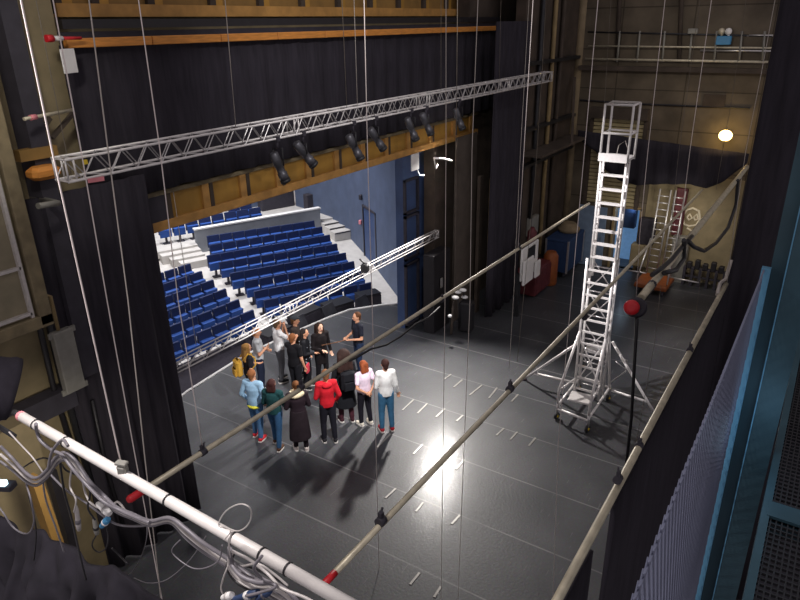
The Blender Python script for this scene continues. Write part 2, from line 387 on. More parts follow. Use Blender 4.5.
# far wall with doorway (y 5.30..6.15, z 0..2.0)
m = MB(); X0, X1 = 23.4, 23.8
m.bb((X0, 6.15, 0), (X1, 9.2, 14)); m.bb((X0, -6, 0), (X1, 5.25, 14)); m.bb((X0, 5.25, 2.25), (X1, 6.15, 14)); struct('wall_far', m, 'formwork')
m = MB(); m.bb((24.5, 4.6, 0), (24.7, 6.8, 2.6)); struct('wall_corridor', m, 'corridor_glow')
m = MB(); m.bb((23.4, 4.6, -.2), (24.6, 6.8, 0)); struct('floor_corridor', m, 'floor')
m = MB()
m.bb((23.3, 6.12, 0), (23.42, 6.2, 2.3)); m.bb((23.3, 5.2, 0), (23.42, 5.28, 2.3)); m.bb((23.3, 5.2, 2.25), (23.42, 6.2, 2.33)); struct('door_3', m, 'tan_post')
# pale lower wall area under the drape at far right, below the lamp
m = MB(); m.bb((23.34, 2.2, 0), (23.41, 5.1, 3.6)); struct('wall_far_plaster', m, 'wall_tan')

# ================================================================== STAGE FLOOR SLOTS
DASH = [(11.39, 7.33, .55), (11.44, 6.96, .5), (11.49, 6.5, .43), (11.52, 6.01, .3), (11.51, 4.99, .35), (11.53, 4.67, .35), (11.53, 4.24, .36), (13.06, 7.19, .34), (12.84, 6.27, .6), (12.95, 5.85, .56), (10.01, 5.19, .4), (8.52, 4.48, .3), (6.94, 4.38, .3), (6.9, 3.93, .25), (9.87, 7.0, .56), (8.46, 5.22, .3), (12.9, 6.8, .45), (13.0, 5.3, .4), (10.0, 6.2, .4), (9.9, 5.7, .4), (11.5, 5.5, .3), (8.5, 5.9, .35)]
for x, y, L in DASH:
    m = MB(); m.box((x, y, .006), (L, .045, .012), rng.uniform(-.08, .08), .004)
    tag(m.build('floor_slot', 'slot'), 'short pale slot strip set in the dark stage floor', 'slot strip', 'slot strips in the stage floor')

# ================================================================== CURTAINS
def curtain(name, label, p0, p1, z0, z1, cat='curtain', **k):
    m = MB(); pleat(m, p0, p1, z0, z1, **k); return tag(m.build(name, 'velour'), label, cat)
curtain('stage_curtain', 'tall black pleated curtain left of the stage opening', (4.35, 8.72), (6.22, 8.72), .03, 6.35, amp=.08, wl=.32, seed=1, nz=6)
curtain('border_curtain', 'wide black border curtain hanging behind the upper truss', (5.42, 8.93), (19.2, 8.93), 6.0, 8.2, amp=.05, wl=.55, seed=2, nz=3)
a = ony(491, 200, 7.95); b = ony(522, 200, 7.95)
curtain('leg_curtain', 'tall black pleated leg curtain right of the stage opening', (a[0], 7.95), (b[0], 7.95), .03, 8.4, amp=.07, wl=.3, seed=3, nz=6)
# black masking at the right side of the picture
curtain('masking_cloth', 'tall black masking cloth at the far right, past the tied pipe end', (9.25, .86), (9.25, -3.5), .03, 12.5, amp=.05, wl=.5, seed=4, nz=6)
curtain('masking_drape', 'long black drape hanging beneath the right-hand pipe beside the mesh guard', (3.98, .815), (9.2, .815), .03, 5.17, amp=.012, wl=.6, seed=5, nz=6)
curtain('drape_tail', 'narrow black drape strip at the bottom centre below the right-hand pipe', (2.9, .815), (3.5, .815), 2.2, 5.17, amp=.01, wl=.3, seed=6, nz=4)
# valance over the far doors
def vb(u): return 3.55-.3*math.sin(u*math.pi)-.1*math.sin(u*9)
ya, yb = onx(577, 140, 22.8)[1], onx(748, 160, 22.8)[1]
curtain('valance_curtain', 'black swagged cloth hanging across the far wall below the yellow lamp', (22.8, ya), (22.8, yb), 3.2, lambda u: 4.9-.35*u, 'curtain', amp=.06, wl=.6, seed=7, nz=5, bot=lambda u: onx(577+171*u, float(np.interp(577+171*u, [577, 590, 600, 612, 625, 645, 700, 715, 730, 748], [139, 146, 153, 170, 181, 186, 185, 190, 182, 163])), 22.8)[2])

# ================================================================== GALLERY BEAM (orange) ABOVE THE BORDER
g = thing('upper_gallery', 'upper gallery with tan panels over a long orange wooden edge beam', 'gallery', (11, 8.9, 8.1))
for i in range(10):
    x0 = 5.43+i*1.345; m = MB(); m.bb((x0, 8.74, 8.165), (x0+1.33, 8.86, 8.285), .01); m.build('edge_board', 'orange_wood', g)
m = MB(); m.bb((5.5, 8.98, 8.24), (19.2, 9.85, 8.36)); m.build('deck', 'black', g)
m = MB(); m.bb((5.5, 8.9, 8.40), (19.0, 9.0, 8.52)); m.build('cable_tray', 'cable_black', g)
xs = [6.0, 6.6, 7.6, 8.9, 10.1, 11.3, 12.5, 13.7, 14.9, 16.1, 17.3, 18.5]
for i, x in enumerate(xs[:-1]):
    m = MB(); m.bb((x+.05, 9.74, 8.72), (xs[i+1]-.1, 9.8, 10.6)); m.build('panel', 'tan_dim', g)
for x in xs: m = MB(); m.bb((x-.1, 9.66, 8.6), (x+.03, 9.88, 10.8)); m.build('post', 'wall_dark', g)
for x in xs: m = MB(); m.bb((x+.04, 9.68, 8.6), (x+.2, 9.88, 10.8)); m.build('batten_strip', 'tan_wood', g)
m = MB(); m.bb((5.9, 9.6, 8.56), (18.6, 9.72, 8.74)); m.build('bottom_rail', 'beam', g)

# ================================================================== PROSCENIUM BRIDGE
g = thing('lighting_bridge', 'tan panelled lighting bridge spanning the stage opening above the seats', 'bridge', (12.5, 9.3, 5.3))
m = MB(); m.bb((6.25, 9.04, 5.30), (18.1, 9.2, 5.46), .01); m.bb((6.25, 9.2, 5.30), (18.1, 9.9, 5.38)); m.build('bottom_beam', 'beam', g)
m = MB(); m.bb((6.25, 9.04, 5.88), (18.1, 9.16, 5.96), .01); m.build('top_rail', 'frame_wood', g)
m = MB(); m.bb((6.1, 9.06, 5.40), (6.78, 9.12, 5.97)); m.build('end_board', 'black', g)
m = MB(); m.bb((6.3, 9.17, 5.89), (18.1, 9.8, 5.95)); m.build('top_deck', 'black', g)
m = MB(); m.bb((6.3, 9.82, 5.38), (18.1, 9.88, 6.7)); m.build('back_board', 'black', g)
dv = [ony(x, y, 9.1)[0] for x, y in ((168, 205), (211, 200), (247, 187), (282, 178), (311, 168), (339, 160), (365, 152), (388, 146), (410, 140), (432, 134), (455, 127), (472, 122))]
for i, x in enumerate(dv):
    m = MB(); m.bb((x-.04, 9.05, 5.46), (x+.04, 9.14, 5.88)); m.build('post', 'wall_dark', g)
    if i: m = MB(); m.bb((x-.2, 9.055, 5.46), (x-.05, 9.13, 5.88)); m.build('stile', 'beam', g)
    if i < len(dv)-1: m = MB(); m.bb((x+.05, 9.11, 5.46), (dv[i+1]-.05, 9.14, 5.88)); m.build('panel', 'tan_wood', g)
# white plate and hooked bracket hung on the bridge's right end
c = ony(415, 162, 8.98); m = MB(); m.box(c, (.36, .03, .42), 0, .006); m.tube([c+V(.1, 0, -.2), c+V(.2, -.02, -.38), c+V(.45, 0, -.42)], .012, 6)
tag(m.build('notice_plate', 'white'), 'small white plate hanging at the right end of the tan bridge', 'plate')
m = MB(); p0, p1, p2 = ony(434, 158, 8.6), ony(444, 159, 8.6), ony(452, 161, 8.6); m.tube([p0, p1, p2], .025, 8); m.tube([p0, p0+V(.1, 0, -.3), p0+V(.2, 0, -.2)], .015, 6)
tag(m.build('bracket_arm', 'alu_white'), 'short white bracket arm right of the white plate', 'bracket')

# ---------------- right-hand proscenium side
m = MB(); m.bb((14.95, 9.7, 0), (16.95, 9.95, 5.3)); struct('trim_6', m, 'panel_blue')
def frame_xz(mb, x0, x1, z0, z1, y, w=.06, dp=.08):
    mb.bb((x0, y-dp, z0), (x0+w, y, z1)); mb.bb((x1-w, y-dp, z0), (x1, y, z1)); mb.bb((x0, y-dp, z1-w), (x1, y, z1)); mb.bb((x0, y-dp, z0), (x1, y, z0+w))
xa, xb = ony(403, 200, 9.7)[0], ony(417, 200, 9.7)[0]
m = MB(); frame_xz(m, xa, xb, ony(410, 212, 9.7)[2], ony(410, 178, 9.7)[2], 9.7); frame_xz(m, xa, xb, ony(410, 258, 9.7)[2], ony(410, 214, 9.7)[2], 9.7); frame_xz(m, xa, xb, .05, ony(410, 262, 9.7)[2], 9.7)
struct('window_1', m, 'black')
m = MB(); m.bb((15.9, 9.25, 0), (17.55, 9.6, 5.3)); struct('wall_proscenium', m, 'wall_dark')
xa, xb = ony(455, 200, 8.7)[0], ony(474.5, 200, 8.7)[0]
m = MB(); m.bb((xa, 8.66, .02), (xb, 8.72, 5.5), .01); g = m.build('scenery_flat', 'brown_panel'); tag(g, 'tall brown scenery flat standing left of the tan post', 'flat')
p = ony(489, 308, 8.35); p[2] = 0; m = MB(); m.bb((p[0]-.1, p[1]-.1, 0), (p[0]+.12, p[1]+.1, ony(490, 180, p[1])[2])); tag(m.build('timber_post', 'tan_post'), 'narrow upright tan timber post between brown flat and black leg curtain', 'post')
p = onz(481, 312); m = MB(); m.bb((p[0]-.12, p[1]+.1, 0), (p[0]+.06, p[1]+.2, ony(481, 178, p[1])[2])); tag(m.build('timber_board', 'wall_dark'), 'dark upright board beside the tan timber post', 'board')
# ================================================================== SEATS
def make_seat():
    t = thing('auditorium_seat', 'blue seat', 'seat', (0, 0, 0))
    m = MB(); tl = .05
    m.hexa([(-.26, .02, .40), (.26, .02, .40), (.26, .12, .38), (-.26, .12, .38), (-.25, .02+tl, .88), (.25, .02+tl, .88), (.25, .11+tl, .875), (-.25, .11+tl, .875)])
    m.build('backrest', 'seat_back', t)
    m = MB(); m.hexa([(-.24, -.06, .28), (.24, -.06, .28), (.24, .01, .27), (-.24, .01, .27), (-.235, -.13, .60), (.235, -.13, .60), (.235, .04, .61), (-.235, .04, .61)])
    m.build('seat_cushion', 'seat_blue', t)
    m = MB(); m.box((0, .02, .2), (.07, .12, .45)); m.box((0, -.02, .02), (.3, .22, .04)); m.build('pedestal', 'black', t)
    return t
seat0 = make_seat(); remember(seat0)
used = [0]
def put_seat(p, rz, label, group):
    if used[0] == 0:
        seat0.location = tuple(p); seat0.rotation_euler = (0, 0, rz); seat0['label'] = label; seat0['group'] = group; used[0] = 1
    else: copy_tree(seat0, p, rz, label, group)
RL = [(206, 236), (208, 245), (206, 255.5), (218, 262), (229, 273), (243, 281), (253, 291), (262, 300)]
RR = [(314, 220.5), (322, 226.5), (329.5, 234.5), (337, 243.5), (345.5, 252.5), (354, 261), (362.5, 271), (372, 282)]
for k, (a, b) in enumerate(zip(RL, RR)):
    A, B = onaud(*a, .86), onaud(*b, .86); d = B-A; d[2] = 0; L = np.linalg.norm(d); u = d/L; rz = math.atan2(u[1], u[0]); nn = V(-u[1], u[0], 0)
    n = int(round(L/.56)); pit = L/n
    for i in range(n):
        p = A+u*(pit*(i+.5))-nn*.15; p[2] = aud_z(p[0], p[1])+.0
        put_seat(p, rz, f'blue tip-up seat, {ORD[i]} from the white aisle, right block, {ORD[k]} row below the parapet', 'seats of the right block')
LE = [(190, 263), (201.5, 270.5), (213, 279), (225.5, 288), (238.5, 298.5), (253, 309)]
for k, e in enumerate(LE):
    B = onaud(*e, .86); u = V(math.cos(R(6.4)), -math.sin(R(6.4)), 0); rz = math.atan2(u[1], u[0]); nn = V(-u[1], u[0], 0)
    for i in range(11):
        p = B-u*(.57*(i+.5))-nn*.15; q = prj(p+V(0, 0, .6))
        if q[0] < 156+(q[1]-230)*.147-6: break
        p[2] = aud_z(p[0], p[1])
        put_seat(p, rz, f'blue tip-up seat, {ORD[i]} from the white aisle, left block, {ORD[k]} row from its back', 'seats of the left block')
def tier_row(u0, w0, n, word):
    for i in range(n):
        p = pa+pdir*(u0+.575*(i+.5))+pn*w0; p[2] = Z2
        put_seat(p, math.atan2(pdir[1], pdir[0]), f'blue tip-up seat above the parapet, {word} row, {ORD[n-1-i]} from its right end', 'seats above the parapet')
tier_row(-1.3, .78, 8, 'front'); tier_row(2.1, 1.75, 2, 'back')
c = onz(279, 208, Z2); m = MB(); m.box(c+V(0, .15, .5), (1.8, .5, 1.0), R(-20), .03); tag(m.build('control_desk', 'black'), 'dark control desk right of the seats above the parapet', 'desk')
c = onz(312, 211, Z2); m = MB(); m.box(c+V(0, .1, .42), (.5, .4, .85), R(-20), .03); tag(m.build('floor_speaker', 'black'), 'dark box speaker on the raised floor by the blue wall', 'speaker')

# black equipment parked in front of the stage
for i, (cx_, cy_, w, dd, h, rz, lb) in enumerate(((13.2, 13.35, 1.0, .6, 1.25, -.05, 'low black case below the stage edge, left of the row of cases'), (14.45, 13.2, 1.0, .6, 1.45, -.12, 'second black case below the stage edge, behind the woman with long dark hair'), (15.7, 12.85, 1.0, .6, 1.35, -.3, 'third black case below the stage edge, left of the tallest one'), (16.75, 12.35, .8, .5, 1.45, -.5, 'tallest black case below the stage edge, beside the blue wall'))):
    p = V(cx_, cy_, aud_z(cx_, cy_)); t = thing('equipment_case', lb, 'case', p, 'black cases in the pit')
    m = MB(); m.box(p+V(0, 0, h*.5-.05), (w, dd, h), rz, .03); m.build('body', 'black', t)
    m = MB(); m.box(p+V(0, 0, h-.02), (w*1.02, dd*1.02, .05), rz, .02); m.build('lid', 'black_gloss', t)
    for s in (-1, 1): m = MB(); m.box(p+V(s*w*.3*math.cos(rz), s*w*.3*math.sin(rz), h*.55)+V(.36*math.sin(rz), -.36*math.cos(rz), 0), (.16, .04, .05), rz); m.build('latch', 'alu', t)
for i, (x, y, w) in enumerate(((13.75, 12.75, 'black music stand in the pit, left one'), (14.95, 12.55, 'black music stand in the pit, middle one'), (16.1, 12.05, 'black music stand in the pit, right one'))):
    z0 = aud_z(x, y); t = thing('music_stand', w, 'stand', (x, y, z0), 'music stands in the pit')
    m = MB(); m.tube([(x, y, z0+.2), (x, y, z0+1.35)], .018, 6); m.build('pole', 'darkmetal', t)
    m = MB(); m.hexa([(x-.28, y-.06, z0+1.3), (x+.28, y-.06, z0+1.3), (x+.28, y-.04, z0+1.3), (x-.28, y-.04, z0+1.3), (x-.28, y+.12, z0+1.62), (x+.28, y+.12, z0+1.62), (x+.28, y+.14, z0+1.62), (x-.28, y+.14, z0+1.62)]); m.build('desk', 'lamp_body', t)
    for k in range(3): an = k*2.094; m = MB(); m.tube([(x, y, z0+.35), (x+.3*math.cos(an), y+.3*math.sin(an), z0+.01)], .012, 5); m.build('leg', 'darkmetal', t)

# ================================================================== TRUSSES
def truss(name, label, x0, x1, y, zc, s, pitch, rad=.02, ends=(), wd=None, faces=(0, 1, 2, 3)):
    H2 = (wd or s)/2
    t = thing(name, label, 'truss', ((x0+x1)/2, y, zc-s/2)); h = s/2
    for sy in (-1, 1):
        for sz in (-1, 1): m = MB(); m.tube([(x0, y+sy*H2, zc+sz*h), (x1, y+sy*H2, zc+sz*h)], rad, 8); m.build('chord', 'alu_white', t)
    n = int(round((x1-x0)/pitch)); pt = (x1-x0)/n
    for face in faces:
        m = MB()
        for i in range(n):
            a, b = x0+i*pt, x0+(i+1)*pt; f = (i % 2)*2-1
            P = {0: ((a, y-H2, zc-f*h), (b, y-H2, zc+f*h)), 1: ((a, y+H2, zc+f*h), (b, y+H2, zc-f*h)), 2: ((a, y-f*H2, zc-h), (b, y+f*H2, zc-h)), 3: ((a, y+f*H2, zc+h), (b, y-f*H2, zc+h))}[face]
            m.tube(P, rad*.5, 5)
        m.build('lacing', 'alu', t)
    for x in ends:
        m = MB()
        for dx in (-.05, .05):
            for a, b in (((-h, -h), (h, -h)), ((h, -h), (h, h)), ((h, h), (-h, h)), ((-h, h), (-h, -h))): m.tube([(x+dx, y+a[0]*H2/h, zc+a[1]), (x+dx, y+b[0]*H2/h, zc+b[1])], rad*.7, 6)
        m.build('coupler', 'alu_white', t)
    return t
TY, TZ = 7.4, 6.91
xL, xR = ony(62, 181, TY)[0], ony(548, 82, TY)[0]
t1 = truss('lighting_truss', 'long aluminium upper truss carrying spotlights in front of the black border', xL, xR, TY, TZ, .25, .185, .017, ends=[xL+.06]+[ony(x, y, TY)[0] for x, y in ((291, 131), (423, 108), (504, 88))]+[xR-.06])
m = MB(); p = ony(96, 181, TY-.15); m.bar(ony(88, 181, TY-.16), ony(104, 178.5, TY-.16), .012, .05, up=(0, 0, 1)); m.build('marking_tape', 'pink', t1)
m = MB(); p = ony(85, 162, TY-.14); m.box(p, (.05, .03, .05)); m.build('marking_tag', 'yellow_tape', t1)
Y2 = 9.05; xa, xb = ony(172, 367, Y2)[0], ony(437, 234, Y2)[0]; z2c = (ony(215, 349, Y2)[2]+ony(437, 234, Y2)[2])/2-.02
t2 = truss('front_truss', 'slim aluminium lower truss hanging between the group and the seats', xa-.7, xb, Y2, z2c+.05, .20, .2, .0135, ends=[xb-.06, ony(370, 270, Y2)[0], ony(290, 312, Y2)[0]], wd=.12, faces=(0, 1))
q = ony(365, 268, Y2-.2); m = MB(); m.box(q, (.2, .18, .22), .3, .03); m.tube([q+V(0, 0, .1), q+V(0, .15, .2)], .02, 6); tag(m.build('truss_clamp', 'darkmetal'), 'dark clamp fixed on the lower truss near its right third', 'clamp')

# ---------------- spotlights
def spotlight(px, py, aim, word, s=.85, y=TY-.12):
    c = ony(px, py, y); top = V(c[0], y, TZ-.16)
    t = thing('stage_spotlight', word, 'spotlight', top, 'spotlights under the upper truss')
    ax = V(*aim); ax /= np.linalg.norm(ax); L = .30*s; p = c-ax*L*.9; sd, _ = frame_of(ax)
    m = MB(); m.lathe([(0, .06*s), (.02, .085*s), (.26*s, .09*s), (.27*s, .075*s), (.40*s, .075*s), (.41*s, .09*s), (.56*s, .09*s)], p, ax, 14); b = m.build('barrel', 'lamp_body', t)
    m = MB(); m.lathe([(.562*s, .08*s), (.57*s, .06*s)], p, ax, 14); m.build('lens', 'glass_lens', t)
    m = MB(); m.lathe([(.54*s, .098*s), (.60*s, .1*s), (.60*s, .088*s), (.545*s, .088*s)], p, ax, 14); m.build('filter_ring', 'darkmetal', t)
    m = MB(); q = p+ax*.27*s; k = V(top[0], top[1], max(top[2]-.12, q[2]+.1)); m.tube([q-sd*.12*s, k-sd*.12*s, k+sd*.12*s, q+sd*.12*s], .014, 6); m.build('yoke', 'darkmetal', t)
    m = MB(); m.tube([k, top+V(0, 0, .02)], .02, 6); m.box(top+V(0, 0, .03), (.07, .09, .07)); m.build('clamp', 'black', t)
for px, py, aim, w in ((279, 166, (.28, -.15, -.9), 'leftmost dark spotlight hanging below the upper truss'), (304, 153, (.5, -.2, -.7), 'tilted dark spotlight, second from the left under the upper truss'), (354, 146, (.35, -.2, -.8), 'slim spotlight under the upper truss, just left of the bright cable'), (376, 138, (.45, -.2, -.7), 'spotlight under the upper truss, just right of the bright cable'), (411, 128, (.3, -.2, -.8), 'spotlight under the upper truss, above the white plate'), (426, 123, (.35, -.2, -.8), 'spotlight paired closely right of the one above the white plate'), (458.5, 118, (.35, -.2, -.9), 'rightmost spotlight under the upper truss, right of two hoist cables')):
    spotlight(px, py, aim, w)

# ================================================================== BATTENS
def batten(label, a, b, r, y, caps=True, matname='pipe', capname=None):
    A, B = ony(*a, y), ony(*b, y); t = thing('fly_batten', label, 'batten', (A+B)/2-V(0, 0, r))
    m = MB(); k = 12; m.tube([A+(B-A)*i/k for i in range(k+1)], r, 10); m.build('pipe', matname, t)
    if caps: d = (A-B)/np.linalg.norm(A-B); m = MB(); m.lathe([(-.16, r*1.25), (.0, r*1.3), (.02, r*.9)], A, d, 12); m.build('end_cap', 'red', t, 'red end cap')
    return t, A, B
def clampon(t, p, big=1.0):
    m = MB(); m.lathe([(-.03*big, .036*big), (.03*big, .036*big)], p, (1, 0, 0), 10); m.box(p+V(0, 0, .045*big), (.035*big, .03*big, .06*big)); m.tube([p+V(.0, 0, .05*big), p+V(.05*big, .02, .07*big)], .009*big, 6); m.build('pipe_clamp', 'black', t)
b1, A1, B1 = batten('fly batten pipe crossing just above the group of people', (130, 499), (589, 203.5), .024, 3.9)
for x, y in ((203, 452), (301, 387), (442, 300), (519, 248)): clampon(b1, ony(x, y, 3.9), .9)
m = MB(); m.tube([ony(x, y, 3.86) for x, y in ((350, 361), (371, 349), (386, 345), (400, 337), (416, 324), (428, 318), (440, 307))], .012, 6); m.build('tied_cable', 'cable_black', b1, 'dark cable tied along the pipe')
b2, A2, B2 = batten('long fly batten pipe running from bottom centre past the rolling tower', (325, 583), (702, 190), .0225, 2.1, False)
m = MB(); d = (B2-A2)/np.linalg.norm(B2-A2); m.tube([A2-d*.02, A2+d*.1], .0235, 10); m.build('red_marking', 'red', b2, 'red painted pipe end')
for x, y in ((381, 521), (510, 389), (585, 317)): clampon(b2, ony(x, y, 2.1), 1.0)
b3, A3, B3 = batten('fly batten pipe in front of the black drape at lower right', (540, 632), (726, 284), .03, .84, False)
for x, y in ((690, 350), (639, 446), (618, 479)): clampon(b3, ony(x, y, .84), .9)
m = MB(); m.tube([B3+V(-.5, .03, .02), B3+V(-.2, .05, .07), B3+V(.05, .02, .05), B3+V(.1, .0, .3)], .022, 6); m.build('rope_tie', 'rope', b3, 'pale rope tied round the pipe end')
b4, A4, B4 = batten('thick dark fly batten with red end cap behind the right-hand drape', (641, 298), (747, 167), .05, 1.66, False, 'pipe')
m = MB(); q = ony(634.5, 307.5, 1.66); dn = (CAM-q)/np.linalg.norm(CAM-q); m.lathe([(-.14, .085), (.0, .095), (.04, .08), (.05, .04)], q-CR*.035, dn, 16); m.build('end_cap', 'red', b4, 'red round end cap')
m = MB(); m.lathe([(-.3, .06), (-.28, .12), (-.12, .13), (-.10, .1)], q+CR*.02, dn, 16); m.tube([q-dn*.2, A4+(B4-A4)*.06], .06, 8); m.build('cap_holder', 'black', b4)
m = MB()
m.tube([ony(x, y, 1.6) for x, y in ((738, 180), (736, 205), (728, 228), (716, 243), (704, 251), (694, 247), (688, 241))], .035, 8)
m.tube([ony(x, y, 1.6) for x, y in ((684, 240), (684, 258), (676, 270), (664, 273))], .035, 8); m.build('hanging_cable', 'cable_black', b4, 'thick black cable looped below the pipe')
m = MB(); m.tube([ony(x, y, 1.62) for x, y in ((692, 236), (682, 247), (672, 259), (662, 268), (652, 275))], .03, 8); m.build('cable_wrap', 'cable_black', b4)
q0, q1 = ony(637, 318, 1.62), ony(626, 500, 1.62)
m = MB(); m.tube([q0, q0*.5+q1*.5+V(.02, 0, 0), q1+V(0, 0, -2.2)], .022, 8); tag(m.build('drop_pole', 'cable_black'), 'thin black pole hanging straight down from the red end cap', 'pole')

# ================================================================== HOIST CABLES
def cable(label, pts, y, r=.006, m_='rope', x=None, z_end=None, extend=True):
    f = (lambda a, b: onx(a, b, x)) if x else (lambda a, b: ony(a, b, y))
    P = [f(a, b) for a, b in pts]
    if extend and pts[0][1] <= 0: d = P[0]-P[1]; d /= np.linalg.norm(d); P = [P[0]+d*(13-P[0][2])]+P
    if z_end is not None: d = P[-1]-P[-2]; P.append(P[-1]+d*((z_end-P[-1][2])/d[2]))
    m = MB(); m.tube(P, r*.62, 6); tag(m.build('hoist_cable', m_), label, 'cable', 'fly tower hoist cables')
cable('bright hoist cable nearest the left edge, down to the white handrail', [(21, 0), (52, 150), (85, 300), (118, 450), (122, 466)], None, .0042, 'rope_white', x=1.02)
cable('hoist cable second from the left, crossing the black curtain', [(53, 0), (81, 150), (107, 300), (134, 450), (146, 514)], 3.9, .0062, 'rope_white', z_end=.01)
cable('grey hoist cable third across the black curtain from the left', [(89, 0), (108, 150), (128, 300), (144, 450), (161, 600)], 3.0, .0055, 'rope', z_end=.01)
cable('bright hoist cable meeting the pipe right of the black curtain', [(138.5, 0), (160, 150), (178, 300), (197, 415), (203, 450)], 3.9, .0062, 'rope_white')
cable('thin dim hoist cable in front of the concrete at top left', [(36, 0), (66, 150), (72, 178)], 8.0, .008, 'rope_dark')
cable('thin cable carrying the left end of the lower truss', [(173, 190), (185, 270), (196, 345)], Y2, .010, 'rope')
cable('thin hoist cable to the upper truss, left of its middle', [(225, 0), (236, 130)], TY, .010, 'rope')
cable('thin hoist cable to the upper truss, left of the close pair', [(342, 0), (347, 112)], TY, .009, 'rope_dark')
cable('thin hoist cable to the upper truss, closest to the brightest central cable', [(354, 0), (357.5, 108)], TY, .010, 'rope')
cable('brightest central hoist cable, falling beside the man in dark shirt', [(364, 0), (367.5, 150), (372, 300), (376, 450)], 5.0, .009, 'rope_white', z_end=.01)
cable('thin short hoist cable at the upper truss beneath the dark gallery', [(441, 0), (441, 92)], TY, .008, 'rope_dark')
cable('long thin hoist cable through the bright spot on the floor', [(446, 0), (446, 150), (445, 300), (443, 450), (441, 600)], 2.6, .0052, 'rope', z_end=.01)
cable('hoist cable to the pipe by the black trolley of lamps', [(457.5, 0), (456.5, 110), (455.5, 148), (452, 292)], 3.9, .006, 'rope_dark')
cable('long hoist cable right of the bright spot, past the lamp trolley', [(478, 0), (472, 150), (470, 300), (464, 450), (458, 600)], 2.4, .0052, 'rope', z_end=.01)
cable('dim hoist cable to the right end of the upper truss', [(501, 0), (499, 90)], TY, .008, 'rope_dark')
cable('bright hoist cable down the black leg curtain to the pipe', [(533, 0), (524, 150), (518, 248)], 3.9, .0078, 'rope_white')
cable('grey hoist cable close left of the bright one on the leg curtain', [(529, 0), (520.5, 150), (514, 290), (510, 355)], 6.0, .008, 'rope', z_end=.01)
cable('bright hoist cable passing just left of the rolling tower', [(598, 0), (584.5, 150), (571, 300), (558.5, 440), (553, 600)], 2.1, .0058, 'rope_white', z_end=.01)
cable('dim hoist cable against the dark wall left of the tower', [(546, 0), (542, 75), (535, 180), (527, 262)], 6.0, .009, 'rope_dark', z_end=.01)
cable('dim hoist cable ending at the tall tower guard rail', [(611, 0), (604, 110), (598, 190)], 4.2, .007, 'rope_dark', z_end=.01)
cable('hoist cable falling past the right side of the tower', [(665, 0), (648, 150), (640, 232), (636, 300)], 2.1, .006, 'rope_white')
cable('dim hoist cable over the far wall, left of the bright right-hand one', [(700, 0), (679, 150), (671, 225)], 2.1, .006, 'rope_dark')
cable('bright hoist cable right of the yellow-lit drape gap', [(711.5, 0), (690, 150), (679, 240)], 1.66, .0066, 'rope_white')
cable('thin hoist cable close by the yellow wall lamp', [(746, 0), (733, 92), (716, 190)], 1.66, .006, 'rope_dark')
cable('rightmost pale rope down the edge of the black masking', [(775, 0), (761, 75), (746, 150), (735, 220), (727, 283)], .84, .0052, 'rope')
cable('thin cable hanging below the dark batten over the dark floor', [(661, 285), (655, 340), (645, 395)], 1.66, .005, 'rope_dark', z_end=.01)
cable('thin short cable hanging near the clamp of the right-hand pipe', [(703, 262), (697, 305), (692, 345)], 1.2, .004, 'rope_dark', z_end=.01)
